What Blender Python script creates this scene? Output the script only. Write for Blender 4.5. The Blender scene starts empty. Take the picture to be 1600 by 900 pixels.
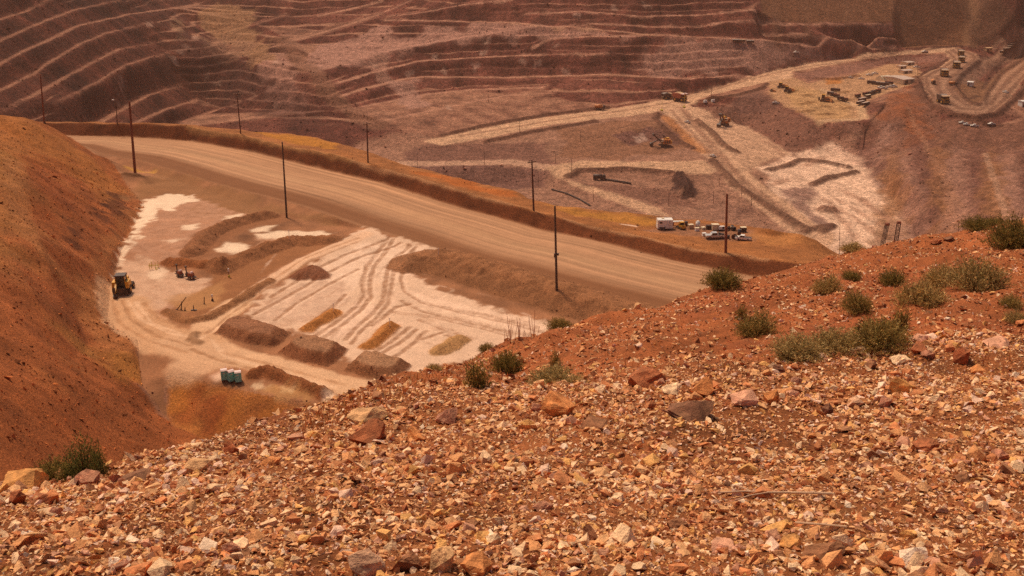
import bpy, bmesh, math, random
import numpy as np
from mathutils import Vector, Matrix, Euler
from mathutils.geometry import delaunay_2d_cdt

random.seed(7)
rng = np.random.default_rng(7)
scene = bpy.context.scene
COL = scene.collection

# ---------------------------------------------------------------- camera
FPX, PITCH = 1570.0, math.radians(20.0)          # focal length in pixels of the 1600 wide photograph, downward pitch
CP, SP = math.cos(PITCH), math.sin(PITCH)
cam_d = bpy.data.cameras.new('camera')
cam_d.sensor_width = 36.0
cam_d.lens = 36.0 * FPX / 1600.0
cam_d.clip_start, cam_d.clip_end = 0.1, 6000.0
cam = bpy.data.objects.new('camera', cam_d)
COL.objects.link(cam)
cam.location = (0, 0, 0)
cam.rotation_euler = (math.pi / 2 - PITCH, 0, 0)
scene.camera = cam

# ---------------------------------------------------------------- light
SUN_EL, SUN_AZ = math.radians(60.0), math.radians(-35.0)   # azimuth measured clockwise from +Y
sdir = Vector((math.sin(SUN_AZ) * math.cos(SUN_EL), math.cos(SUN_AZ) * math.cos(SUN_EL), math.sin(SUN_EL)))
world = bpy.data.worlds.new("World")
scene.world = world
world.use_nodes = True
wn = world.node_tree.nodes
sky = wn.new('ShaderNodeTexSky')
sky.sky_type = 'NISHITA'
sky.sun_disc = False
sky.sun_elevation = SUN_EL
sky.sun_rotation = SUN_AZ
sky.air_density = 1.0
sky.dust_density = 6.0
sky.ozone_density = 0.6
world.node_tree.links.new(sky.outputs[0], wn['Background'].inputs[0])
wn['Background'].inputs[1].default_value = 0.075
sun_d = bpy.data.lights.new('sun', 'SUN')
sun_d.energy = 2.8
sun_d.angle = math.radians(7.0)
sun_d.color = (1.0, 0.84, 0.62)
sun = bpy.data.objects.new('sun', sun_d)
COL.objects.link(sun)
sun.rotation_euler = sdir.to_track_quat('Z', 'Y').to_euler()
sun.location = (0, 0, 60)
vs = scene.view_settings
scene.display_settings.display_device = 'sRGB'
vs.view_transform, vs.look, vs.exposure, vs.gamma = 'Standard', 'None', 0.0, 1.0
scene.cycles.max_bounces = 5
scene.cycles.diffuse_bounces = 3
scene.cycles.volume_bounces = 1
scene.cycles.use_denoising = False
scene.cycles.denoiser = 'OPENIMAGEDENOISE'
scene.cycles.denoising_input_passes = 'RGB_ALBEDO_NORMAL'

# ---------------------------------------------------------------- helpers: colour, noise
def lin(c):
    c = np.asarray(c, float) / 255.0
    return np.where(c <= 0.04045, c / 12.92, ((c + 0.055) / 1.055) ** 2.4)

_perm = np.random.default_rng(3).permutation(4096).astype(np.int64)
_ga = np.random.default_rng(4).uniform(0, 2 * np.pi, 4096)
_gx, _gy = np.cos(_ga), np.sin(_ga)
def pnoise(x, y, seed=0):
    x = x + seed * 17.31; y = y - seed * 9.77
    xi = np.floor(x).astype(np.int64); yi = np.floor(y).astype(np.int64)
    xf, yf = x - xi, y - yi
    u = xf * xf * xf * (xf * (xf * 6 - 15) + 10); v = yf * yf * yf * (yf * (yf * 6 - 15) + 10)
    def g(ix, iy, fx, fy):
        h = _perm[(_perm[ix & 4095] + iy) & 4095]
        return _gx[h] * fx + _gy[h] * fy
    a = g(xi, yi, xf, yf); b = g(xi + 1, yi, xf - 1, yf)
    c = g(xi, yi + 1, xf, yf - 1); d = g(xi + 1, yi + 1, xf - 1, yf - 1)
    return 1.4 * ((a * (1 - u) + b * u) * (1 - v) + (c * (1 - u) + d * u) * v)
def fbm(x, y, octs=4, seed=0, gain=0.5):
    s, a, f = 0.0, 1.0, 1.0
    for o in range(octs):
        s = s + a * pnoise(x * f, y * f, seed + o * 5)
        a *= gain; f *= 2.03
    return s
def ridged(x, y, octs=4, seed=0):
    s, a, f = 0.0, 1.0, 1.0
    for o in range(octs):
        s = s + a * (0.5 - np.abs(pnoise(x * f, y * f, seed + o * 5)))
        a *= 0.5; f *= 2.1
    return s
def sstep(a, b, x):
    t = np.clip((x - a) / (b - a), 0, 1)
    return t * t * (3 - 2 * t)

# ---------------------------------------------------------------- surveying: bearings read from the photograph
def bearing(px, py):
    """sideways slope x/y and vertical slope z/y of the sight line through a photograph point"""
    u, v = (px - 800.0) / FPX, (450.0 - py) / FPX
    hy = CP + v * SP
    return u / hy, (-SP + v * CP) / hy
def at_z(px, py, z):
    t, m = bearing(px, py); y = z / m
    return (t * y, y, z)
def at_y(px, py, y):
    t, m = bearing(px, py)
    return (t * y, y, m * y)

class Layer:
    """a piece of terrain: heights z, colours and region numbers over a fan of rows (y) and columns (x/y)"""
    def __init__(self, ts, ys, scale):
        self.ts, self.ys, self.sc = np.asarray(ts), np.asarray(ys), scale
        self.T, self.Y = np.meshgrid(self.ts, self.ys)
        self.X = self.T * self.Y
        self.Z = np.full(self.T.shape, np.nan)
        self.C = np.zeros(self.T.shape + (3,))
        self.R = np.zeros(self.T.shape, int)
    def tin(self, lines):
        """triangulate the surveyed break lines and sample the triangles"""
        V, E, zs = [], [], []
        seen = {}
        for ln in lines:
            prev = None
            for (x, y, z) in ln:
                k = (round(x, 2), round(y, 2))
                if k not in seen:
                    seen[k] = len(V); V.append(Vector((x / y * self.sc, y))); zs.append(z)
                i = seen[k]
                if prev is not None and prev != i: E.append((prev, i))
                prev = i
        vo, eo, fo, ov, oe, of = delaunay_2d_cdt(V, E, [], 0, 1e-4)
        P = np.array([(v.x, v.y) for v in vo]); z = np.zeros(len(vo))
        V0 = np.array([(v.x, v.y) for v in V]); z0 = np.array(zs)
        for i, o in enumerate(ov):
            if o: z[i] = z0[o[0]]
            else:
                d = np.hypot(*(V0 - P[i]).T) + 1e-3; k = np.argsort(d)[:4]
                z[i] = np.sum(z0[k] / d[k]) / np.sum(1 / d[k])
        S = self.ts * self.sc
        SUB = (-0.6, -0.36, -0.12, 0.12, 0.36, 0.6)              # each row is the mean of six lines of samples
        ii = np.arange(len(self.ys)); ysf = np.sort(np.concatenate([np.interp(ii + u, ii, self.ys) for u in SUB]))
        order = np.argsort(np.concatenate([np.interp(ii + u, ii, self.ys) for u in SUB]), kind='stable')
        Zf = np.full((len(ysf), len(S)), np.nan)
        for f in fo:
            for j in range(1, len(f) - 1):
                a, b, c = P[f[0]], P[f[j]], P[f[j + 1]]
                den = (b[1] - c[1]) * (a[0] - c[0]) + (c[0] - b[0]) * (a[1] - c[1])
                if abs(den) < 1e-9: continue
                c0, c1 = np.searchsorted(S, [min(a[0], b[0], c[0]), max(a[0], b[0], c[0])])
                r0, r1 = np.searchsorted(ysf, [min(a[1], b[1], c[1]), max(a[1], b[1], c[1])])
                c1 = min(c1 + 1, len(S)); r1 = min(r1 + 1, len(ysf))
                if c0 >= c1 or r0 >= r1: continue
                sx, sy = S[None, c0:c1], ysf[r0:r1, None]
                l1 = ((b[1] - c[1]) * (sx - c[0]) + (c[0] - b[0]) * (sy - c[1])) / den
                l2 = ((c[1] - a[1]) * (sx - c[0]) + (a[0] - c[0]) * (sy - c[1])) / den
                l3 = 1 - l1 - l2
                ins = (l1 >= -1e-6) & (l2 >= -1e-6) & (l3 >= -1e-6)
                zz = l1 * z[f[0]] + l2 * z[f[j]] + l3 * z[f[j + 1]]
                blk = Zf[r0:r1, c0:c1]; blk[ins] = zz[ins]
        back = np.empty_like(Zf); back[order] = Zf
        back = back.reshape(len(SUB), len(self.ys), len(S))
        cnt = (~np.isnan(back)).sum(0); self.Z = np.where(cnt > 0, np.nansum(back, 0) / np.maximum(cnt, 1), np.nan)
        if np.isnan(self.Z).any():                       # outside the hull: carry the nearest column's height on
            for r in range(self.Z.shape[0]):
                row = self.Z[r]; ok = ~np.isnan(row)
                if ok.any(): self.Z[r] = np.interp(self.ts, self.ts[ok], row[ok])
            for r in range(1, self.Z.shape[0]):
                if np.isnan(self.Z[r]).all(): self.Z[r] = self.Z[r - 1]
            for r in range(self.Z.shape[0] - 2, -1, -1):
                if np.isnan(self.Z[r]).all(): self.Z[r] = self.Z[r + 1]
    def smooth(self, n, k=None):
        for _ in range(n):
            Z = np.pad(self.Z, 1, mode='edge')
            B = (Z[1:-1, 1:-1] * 4 + 2 * (Z[:-2, 1:-1] + Z[2:, 1:-1] + Z[1:-1, :-2] + Z[1:-1, 2:]) + Z[:-2, :-2] + Z[:-2, 2:] + Z[2:, :-2] + Z[2:, 2:]) / 16
            self.Z = B if k is None else self.Z * (1 - k) + B * k
    def hit(self, px, py):
        """where the sight line meets the ground"""
        t, m = bearing(px, py)
        c = np.clip(np.interp(t, self.ts, np.arange(len(self.ts))), 0, len(self.ts) - 1.001)
        i = int(c); f = c - i
        zz = self.Z[:, i] * (1 - f) + self.Z[:, i + 1] * f
        d = zz - m * self.ys
        k = np.nonzero((d[1:] >= 0) & (d[:-1] < 0))[0]
        if len(k) == 0:
            j = int(np.argmax(d)); y = self.ys[j]
            return (t * y, y, float(zz[j]))
        j = k[0]; g = -d[j] / (d[j + 1] - d[j])
        y = self.ys[j] + g * (self.ys[j + 1] - self.ys[j])
        return (t * y, y, float(zz[j] + g * (zz[j + 1] - zz[j])))
    def z_at(self, x, y):
        x, y = np.asarray(x, float), np.asarray(y, float)
        c = np.clip(np.interp(x / y, self.ts, np.arange(len(self.ts))), 0, len(self.ts) - 1.001)
        r = np.clip(np.interp(y, self.ys, np.arange(len(self.ys))), 0, len(self.ys) - 1.001)
        i, j = c.astype(int), r.astype(int); f, g = c - i, r - j
        Z = self.Z
        return (Z[j, i] * (1 - f) + Z[j, i + 1] * f) * (1 - g) + (Z[j + 1, i] * (1 - f) + Z[j + 1, i + 1] * f) * g
    def W(self, pts):
        return np.array([self.hit(*p)[:2] for p in pts])
    def block(self, P, m):
        r0, r1 = np.searchsorted(self.ys, [P[:, 1].min() - m, P[:, 1].max() + m])
        tt = P[:, 0] / P[:, 1]; mm = m / max(P[:, 1].min() - m, 1.0)
        c0, c1 = np.searchsorted(self.ts, [tt.min() - mm, tt.max() + mm])
        return (slice(max(r0 - 1, 0), r1 + 1), slice(max(c0 - 1, 0), c1 + 1))
    def dline(self, P, s):
        X, Y = self.X[s], self.Y[s]
        best = np.full(X.shape, 1e9); along = np.zeros(X.shape); acc = 0.0
        side = np.zeros(X.shape)
        for a, b in zip(P[:-1], P[1:]):
            d = b - a; L = math.hypot(*d)
            if L < 1e-6: continue
            k = np.clip(((X - a[0]) * d[0] + (Y - a[1]) * d[1]) / (L * L), 0, 1)
            q = np.hypot(X - a[0] - k * d[0], Y - a[1] - k * d[1])
            near = q < best
            best = np.where(near, q, best); along = np.where(near, acc + k * L, along)
            side = np.where(near, d[0] * (Y - a[1]) - d[1] * (X - a[0]), side)
            acc += L
        return best, along, np.sign(side) * best, acc
    def dpoly(self, P, s):
        X, Y = self.X[s], self.Y[s]
        Q = np.vstack([P, P[:1]])
        d = self.dline(Q, s)[0]
        ins = np.zeros(X.shape, bool)
        for a, b in zip(Q[:-1], Q[1:]):
            if a[1] == b[1]: continue
            ins ^= ((a[1] > Y) != (b[1] > Y)) & (X < (b[0] - a[0]) * (Y - a[1]) / (b[1] - a[1]) + a[0])
        return np.where(ins, d, -d)
    def mix(self, s, mask, col):
        self.C[s] = self.C[s] * (1 - mask[..., None]) + np.asarray(col) * mask[..., None]
    def warp(self, s, sz, seed):
        return fbm(self.X[s] / sz, self.Y[s] / sz, 3, seed)
    def poly(self, pts, col=None, alpha=1.0, soft=1.0, jag=2.0, jsz=8.0, seed=1, dz=0.0, dsoft=None, region=None, world=False, breakup=0.0):
        P = np.asarray(pts, float) if world else self.W(pts)
        s = self.block(P, abs(jag) * 2 + soft * 2 + (dsoft or 0) + 2)
        d = self.dpoly(P, s)
        dj = d + jag * self.warp(s, jsz, seed)
        if col is not None:
            m = sstep(-soft, soft, dj) * alpha
            if breakup: m = m * np.clip(1 - breakup * (0.5 + 1.2 * self.warp(s, jsz * 0.6, seed + 31)), 0, 1)
            self.mix(s, m, lin(col))
        if dz: self.Z[s] += dz * sstep(-(dsoft or soft), (dsoft or soft), d + 0.5 * jag * self.warp(s, jsz, seed))
        if region is not None: self.R[s][d > 0] = region
        return s, d
    def line(self, pts, w, col=None, alpha=1.0, soft=1.0, jag=0.0, jsz=6.0, seed=1, h=0.0, top=0.3, region=None, fade=False, breakup=0.0, rough=0.0, world=False):
        P = np.asarray(pts, float) if world else self.W(pts)
        s = self.block(P, w + soft * 2 + abs(jag) * 2 + 1)
        d, al, sd, L = self.dline(P, s)
        d = d + jag * self.warp(s, jsz, seed)
        if col is not None:
            m = (1 - sstep(w - soft, w + soft, d)) * alpha
            if fade: m = m * sstep(0, 0.2 * L, al) * (1 - sstep(0.8 * L, L, al))
            if breakup: m = m * np.clip(1 - breakup * (0.5 + 1.3 * self.warp(s, jsz * 0.6, seed + 31)), 0, 1)
            self.mix(s, m, lin(col))
        if h:
            prof = np.clip((w - d) / (w * (1 - top)), 0, 1)
            if rough: prof = prof * (1 + rough * (0.6 * self.warp(s, w * 0.8, seed + 11) + 0.4 * self.warp(s, w * 0.22, seed + 12)))
            self.Z[s] += h * prof
        if region is not None: self.R[s][d < w * 1.02] = region
    def mound(self, pts, h, w, col, region, jag=0.5, topcol=None):
        """a flat-topped pile: outline of its foot, height, width of its sloping sides"""
        P = self.W(pts); s = self.block(P, 4)
        d = self.dpoly(P, s) + jag * self.warp(s, 3.0, region)
        k = np.clip(d / w, 0, 1)
        self.Z[s] += h * k * (1 + 0.10 * self.warp(s, 1.5, region + 3)) + np.where(k > 0, 0.12 * self.warp(s, 0.9, region + 5), 0)
        self.mix(s, sstep(-0.2, 0.4, d) * 0.95, lin(col))
        if topcol is not None: self.mix(s, sstep(w * 0.8, w * 1.2, d) * 0.8, lin(topcol))  # pale top over dark sides: lit and shaded tones put into the colour
        self.R[s][d > 0] = region
    def slope(self):
        dzr = np.gradient(self.Z, axis=0) / np.gradient(self.Y, axis=0)
        dzc = np.gradient(self.Z, axis=1) / np.gradient(self.X, axis=1)
        dzy = dzr - self.T * dzc
        return np.hypot(dzc, dzy)
    def build(self, names, mats):
        nr, nc = self.T.shape
        idx = np.arange(nr * nc).reshape(nr, nc)
        q = np.stack([idx[:-1, :-1], idx[:-1, 1:], idx[1:, 1:], idx[1:, :-1]], -1).reshape(-1, 4)
        reg = self.R[:-1, :-1].reshape(-1)
        co = np.stack([self.X, self.Y, self.Z], -1).reshape(-1, 3); cc = self.C.reshape(-1, 3)
        out = {}
        for k, nm in names.items():
            f = q[reg == k]
            if len(f) == 0: continue
            used, inv = np.unique(f, return_inverse=True)
            me = mesh_np(nm, co[used], inv.reshape(-1, 4), cc[used], True)
            me.materials.append(mats[k] if isinstance(mats, dict) else mats)
            o = bpy.data.objects.new(nm, me); COL.objects.link(o)
            o['kind'] = 'structure'
            out[k] = o
        return out

def mesh_np(name, co, faces, col=None, smooth=False):
    me = bpy.data.meshes.new(name)
    n = faces.shape[1]
    me.vertices.add(len(co)); me.vertices.foreach_set('co', np.ascontiguousarray(co, np.float32).ravel())
    me.loops.add(faces.size); me.loops.foreach_set('vertex_index', np.ascontiguousarray(faces, np.int32).ravel())
    me.polygons.add(len(faces)); me.polygons.foreach_set('loop_start', np.arange(0, faces.size, n, dtype=np.int32))
    if smooth: me.polygons.foreach_set('use_smooth', np.ones(len(faces), bool))
    if col is not None:
        a = me.color_attributes.new('Col', 'FLOAT_COLOR', 'POINT')
        a.data.foreach_set('color', np.hstack([col, np.ones((len(col), 1))]).astype(np.float32).ravel())
    me.update(calc_edges=True)
    if not smooth: me.polygons.foreach_set('use_smooth', np.zeros(len(faces), bool))
    return me

def ground_mat(name, s1, s2, contrast=0.35, bump=0.3, bdist=0.3, speck=0.3, rough=0.95, zs=1.0):
    m = bpy.data.materials.new(name); m.use_nodes = True
    nt = m.node_tree; N, L = nt.nodes, nt.links
    b = N['Principled BSDF']; b.inputs['Roughness'].default_value = rough; b.inputs['Specular IOR Level'].default_value = 0.12
    at = N.new('ShaderNodeAttribute'); at.attribute_name = 'Col'
    tc = N.new('ShaderNodeNewGeometry')
    mp = N.new('ShaderNodeMapping'); mp.inputs['Scale'].default_value = (1, 1, zs); L.new(tc.outputs['Position'], mp.inputs['Vector'])
    def noise(sc, det, rgh=0.6):
        n = N.new('ShaderNodeTexNoise'); n.inputs['Scale'].default_value = sc; n.inputs['Detail'].default_value = det
        n.inputs['Roughness'].default_value = rgh; L.new(mp.outputs[0], n.inputs['Vector']); return n
    def rng_(src, a, c):
        r = N.new('ShaderNodeMapRange'); r.inputs['From Min'].default_value = 0.28; r.inputs['From Max'].default_value = 0.72
        r.inputs['To Min'].default_value = a; r.inputs['To Max'].default_value = c; L.new(src, r.inputs['Value']); return r.outputs[0]
    n1, n2, n3 = noise(s1, 5), noise(s2, 8, 0.72), noise(s2 * 1.9, 6, 0.75)
    f1 = rng_(n1.outputs[0], 1 - contrast * 0.5, 1 + contrast * 0.5); f2 = rng_(n2.outputs[0], 1 - contrast, 1 + contrast)
    f3 = rng_(n3.outputs[0], 1 - speck, 1 + speck)
    mu0 = N.new('ShaderNodeMath'); mu0.operation = 'MULTIPLY'; L.new(f1, mu0.inputs[0]); L.new(f3, mu0.inputs[1])
    mu = N.new('ShaderNodeMath'); mu.operation = 'MULTIPLY'; L.new(mu0.outputs[0], mu.inputs[0]); L.new(f2, mu.inputs[1])
    vm = N.new('ShaderNodeVectorMath'); vm.operation = 'SCALE'; L.new(at.outputs['Color'], vm.inputs[0]); L.new(mu.outputs[0], vm.inputs['Scale'])
    L.new(vm.outputs[0], b.inputs['Base Color'])
    bp = N.new('ShaderNodeBump'); bp.inputs['Strength'].default_value = bump; bp.inputs['Distance'].default_value = bdist
    L.new(n2.outputs[0], bp.inputs['Height']); L.new(bp.outputs[0], b.inputs['Normal'])
    return m
# ================================================================ the open pit, far below
def zl(pts):
    """break line: (px, py, z) points; a missing z is carried linearly between the given ones"""
    n = len(pts); zi = [i for i, p in enumerate(pts) if len(p) > 2]
    zv = np.interp(range(n), zi, [pts[i][2] for i in zi])
    return [at_z(p[0], p[1], z) if z < 0 else at_y(p[0], p[1], z) for p, z in zip(pts, zv)]   # below 0: a height, above: a distance
def dens(ln, step=25.0):
    out = [ln[0]]
    for a, b in zip(ln[:-1], ln[1:]):
        n = max(1, int(math.dist(a[:2], b[:2]) / step))
        for k in range(1, n + 1):
            f = k / n; out.append(tuple(a[i] * (1 - f) + b[i] * f for i in range(3)))
    return out
def bench(pts, w=8.0, tilt=0.3):
    """crest of a bench and, a bench width into the wall, the toe of the face above"""
    a = zl(pts); P = np.array(a); out = []
    for i, p in enumerate(P):
        d = P[min(i + 1, len(P) - 1)] - P[max(i - 1, 0)]
        nx, ny = -d[1], d[0]; L = math.hypot(nx, ny)
        ww = w * (0.35 if i in (0, len(P) - 1) else 1)
        out.append((p[0] + nx / L * ww, p[1] + ny / L * ww, p[2] + tilt))
    return [a, out]

pit_ts = np.concatenate([np.linspace(-0.85, -0.58, 14)[:-1], np.linspace(-0.58, 0.57, 760), np.linspace(0.57, 0.85, 14)[1:]])
pit_ys = np.concatenate([np.linspace(500, 640, 20)[:-1], np.linspace(640, 850, 88)[:-1], np.linspace(850, 1290, 290)[:-1], np.linspace(1290, 1420, 40)[:-1], np.linspace(1420, 1900, 20)])
pit = Layer(pit_ts, pit_ys, 1000.0)
def lw_(c, pts):
    """a bench along the wall at the left, c metres to the side of the line of sight"""
    return [(px, py, c / abs(bearing(px, py)[0])) for px, py in pts]
PL = []
for b_ in [
    (lw_(446, [(-100, 65), (0, 32), (45, 18), (80, 0)]), 7),
    (lw_(428, [(-60, 95), (30, 53), (60, 40), (105, 22), (125, 15), (190, 0)]), 7),
    (lw_(410, [(-60, 130), (0, 105), (40, 82), (100, 55), (130, 40), (210, 22), (260, 15), (330, 3)]), 8),
    (lw_(394, [(-60, 172), (0, 145), (60, 115), (85, 97), (130, 70), (170, 52), (240, 35)]), 7),
    (lw_(378, [(10, 172), (75, 140), (110, 120), (150, 98), (190, 78), (240, 68)]), 7),
    (lw_(362, [(90, 160), (155, 130), (200, 103), (240, 90), (264, 84)]), 7),
    (lw_(345, [(110, 212), (165, 190), (200, 170), (240, 148), (285, 135)]), 9),
    (lw_(326, [(190, 206), (225, 190), (265, 172), (310, 155)]), 9),
    ([(270, 200, -182), (300, 187), (350, 170, -179)], 9),
    ([(336, 54, 1200), (400, 38, 1205), (445, 24, 1230)], 8),
    ([(375, 90, 1110), (425, 74, 1122), (446, 69, 1122)], 7),
    ([(455, 65, 1135), (520, 48, 1180), (600, 22, 1235), (645, 0, 1270)], 10),
    ([(500, 25, 1235), (560, 12, 1265), (600, 2, 1290)], 6),
    ([(606, 26, 1228), (660, 20, 1220), (720, 8, 1215), (800, 0, 1210)], 6),
    ([(820, 22, 1194), (910, 18, 1194), (1000, 26, 1176), (1100, 24, 1195), (1180, 15, 1216)], 5),
    ([(850, 42.5, 1171), (950, 38, 1168), (1040, 43.5, 1163), (1100, 43, 1176), (1130, 35, 1184), (1180, 33, 1197)], 5),
    ([(604, 32, 1212), (660, 33, 1200), (800, 36, 1180), (900, 43.5, 1162), (1000, 53.5, 1148), (1100, 59, 1158), (1200, 63, 1180), (1250, 71, 1192), (1330, 79, 1222), (1400, 76, 1238)], 7),
    ([(490, 113, 1012), (560, 95, 1070), (600, 82, 1108), (660, 71, 1135), (720, 60, 1150), (800, 48, 1160)], 10),
    ([(835, 72, 1132), (862, 61, 1146), (915, 58, 1141), (1000, 56.8, 1136)], 5),
    ([(520, 133, 995), (560, 122, 1030), (600, 110, 1065), (660, 96, 1108), (800, 88, 1122), (950, 84, 1110)], 7),
    ([(535, 151, 975), (575, 139, 1010), (632, 125, 1062), (662, 121, 1080), (800, 122, 1092), (950, 117, 1085), (1080, 125, 1072), (1170, 116.5, 1115)], 9),
    ([(540, 172, 945), (610, 160, 995), (665, 149, 1032), (740, 141, 1062), (850, 137, 1066)], 7),
    ([(600, 190, 915), (680, 175, 962), (750, 160, 1010), (800, 151, 1036), (860, 147, 1042)], 16),
    ([(1188, 56, 1196), (1300, 55, 1216), (1400, 57, 1248)], 2),
    ([(1186, 38, 1212), (1300, 38, 1236), (1395, 38, 1262)], 3),
    ]:
    PL += bench(*b_)
NB = len(PL)
# rim above the picture and the ground behind it
top = [(-160, -50, at_y(-160, -50, 830)), (0, -50, at_y(0, -50, 975)), (100, -50, at_y(100, -50, 1120)), (200, -50, at_y(200, -50, 1300)), (330, -50, at_y(330, -50, 1500)), (450, -50, at_y(450, -50, 1380)),
       (600, -50, at_y(600, -50, 1330)), (800, -50, at_y(800, -50, 1300)), (1000, -50, at_y(1000, -50, 1255)), (1200, -50, at_y(1200, -50, 1330)), (1330, -50, at_y(1330, -50, 1345)), (1450, -50, at_y(1450, -50, 1350)), (1515, -50, at_y(1515, -50, 1420)), (1600, -50, at_y(1600, -50, 1330)), (1760, -50, at_y(1760, -50, 1200))]
PL.append([p[2] for p in top])
PL.append([(p[2][0] * 1.3, p[2][1] * 1.3, p[2][2] + 40) for p in top])
# smooth spoil slope at the upper right, the valley and the slope beyond it
PL.append([at_y(1192, 0, 1254), at_y(1300, 0, 1284), at_y(1430, 0, 1318)])
PL.append([at_y(1405, 74, 1244), at_y(1440, 71, 1254), at_y(1500, 69, 1268), at_y(1516, 68, 1276)])
PL.append([at_y(1516, 68, 1276), at_y(1518, 30, 1318), at_y(1515, 0, 1356)])
PL.append([at_y(1535, 72, 1285), at_y(1560, 50, 1290), at_y(1590, 20, 1300), at_y(1640, 0, 1300)])
# main haul road, its two edges
PL.append(zl([(660, 221, -181), (690, 214, -180), (760, 199, -178.5), (850, 183, -177), (950, 171, -175), (1030, 157, -172), (1080, 146, -169), (1150, 128, -163), (1200, 113, -158), (1275, 97, -153), (1375, 82, -149.5), (1450, 75.5, -147), (1500, 74.5, -146.5), (1525, 83, -147), (1530, 92, -148), (1512, 107, -151), (1495, 120, -154), (1488, 136, -157), (1500, 152, -159), (1516, 163, -161), (1533, 160, -162), (1540, 140, -162), (1560, 112, -161), (1600, 82, -159)]))
PL.append(zl([(690, 228, -182), (760, 216, -180), (860, 195, -177.5), (940, 186, -176), (1000, 179, -175), (1030, 172, -174)]))
PL.append(zl([(1078, 164, -173), (1075, 158, -172), (1110, 146, -169), (1160, 134, -164), (1200, 125, -160), (1237, 112, -157), (1325, 97, -153.3), (1400, 86, -150), (1475, 81.5, -147), (1487, 92, -148.5), (1466, 107, -151.5), (1440, 120, -154.5), (1447, 142, -157), (1462, 160, -159.5), (1487, 175, -161.5), (1525, 182, -162.5), (1556, 175, -163), (1578, 155, -163), (1600, 122, -162), (1640, 90, -161)]))
PL.append(zl([(1552, 165, -166), (1600, 150, -166)]))
# building pad below the road and the sandy dump platform
PL.append(zl([(1232, 122, -158), (1262, 130, -159), (1330, 118, -158.5), (1385, 101, -158), (1425, 100, -158), (1440, 121, -158)]))
PL.append(zl([(1082, 166, -173.2), (1130, 166, -171), (1150, 152, -166), (1185, 143, -164), (1205, 152, -165), (1240, 172, -169.5), (1270, 188, -172.5), (1300, 192, -173), (1345, 188, -172), (1353, 176, -170), (1348, 160, -166), (1385, 145, -162), (1430, 130, -159.5), (1442, 122, -158.5)]))
# ramp down into the pit
PL.append(zl([(1032, 174, -174.3), (1060, 192, -180), (1085, 220, -186), (1115, 258, -191.5), (1150, 295, -197), (1190, 325, -202), (1240, 352, -207), (1292, 395, -211)]))
PL.append(zl([(1079, 168, -173.8), (1110, 198, -181.5), (1140, 240, -188), (1170, 270, -192.5), (1215, 308, -199), (1262, 342, -205), (1305, 372, -209)]))
# shovel bench, foot of the platform, pit floor
PL.append(zl([(1120, 181, -182), (1165, 196, -185.5), (1200, 216, -187.5), (1238, 242, -192), (1270, 235, -190.5), (1300, 214, -183.5), (1335, 214, -183), (1352, 205, -180)]))
PL.append(zl([(1180, 262, -193.5), (1230, 262, -194.5), (1290, 252, -195), (1335, 245, -194)]))
PL.append(zl([(1219, 296, -199), (1270, 290, -200), (1330, 270, -199)]))
PL.append(zl([(1265, 336, -205), (1320, 330, -206), (1380, 320, -205)]))
PL.append(zl([(1290, 400, -212), (1350, 400, -213), (1430, 398, -212)]))
# right wall
PL.append(zl([(1340, 240, -193.5), (1350, 255, -195), (1385, 290, -200), (1410, 330, -205), (1436, 372, -209), (1445, 400, -210)]))
PL.append(zl([(1352, 200, -177), (1360, 190, -172), (1385, 160, -163), (1400, 145, -160.5), (1430, 138, -159)]))
PL.append(zl([(1372, 230, -186), (1420, 290, -191), (1470, 340, -196), (1500, 400, -199)]))
PL.append(zl([(1405, 200, -174), (1460, 240, -179), (1520, 300, -184), (1560, 350, -187), (1600, 400, -188)]))
PL.append(zl([(1440, 165, -161.5), (1475, 186, -166), (1520, 200, -168), (1560, 196, -168), (1600, 184, -168)]))
PL.append(zl([(1480, 215, -172), (1540, 240, -175), (1600, 262, -177), (1700, 300, -178)]))
PL.append(zl([(1530, 270, -179.5), (1600, 320, -182), (1700, 400, -182)]))
PL.append(zl([(1650, 160, -166), (1720, 190, -166), (1780, 300, -170)]))
# shovel cut left of the ramp
PL.append(zl([(962, 212, -181.5), (990, 203, -178.5), (1012, 199, -177.5), (1030, 197, -177.5), (1062, 210, -183)]))
PL.append(zl([(985, 226, -186), (1010, 216, -183.5), (1030, 217, -184), (1060, 226, -187)]))
PL.append(zl([(960, 232, -187), (1020, 236, -188), (1090, 236, -189)]))
# hairpin road
PL.append(zl([(857, 261, -189.5), (880, 258, -189.5), (912, 254.5, -189), (1000, 258, -189.5), (1100, 256, -190)]))
PL.append(zl([(886, 273, -192), (912, 263, -191), (975, 262, -191), (1050, 267, -191.5), (1108, 270, -192.5)]))
PL.append(zl([(860, 265, -190.5), (870, 277, -193), (900, 292, -196), (935, 306, -199), (975, 320, -201.5), (1012, 334, -204)]))
PL.append(zl([(884, 279, -192.8), (925, 292, -195.6), (955, 300, -197.5), (1000, 314, -200.5), (1030, 326, -203), (1050, 340, -205)]))
PL.append(zl([(905, 277, -194.5), (960, 278, -195), (1040, 285, -196), (1060, 288, -196.5)]))
PL.append(zl([(915, 283, -195), (985, 287, -196), (1050, 297, -198), (1062, 300, -199)]))
PL.append(zl([(1000, 300, -199.5), (1040, 310, -202), (1080, 318, -204), (1100, 310, -202)]))
PL.append(zl([(1060, 340, -205.5), (1120, 350, -207), (1200, 360, -209), (1250, 380, -211)]))
PL.append(zl([(1100, 300, -199), (1140, 320, -202.5), (1180, 340, -206)]))
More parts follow.
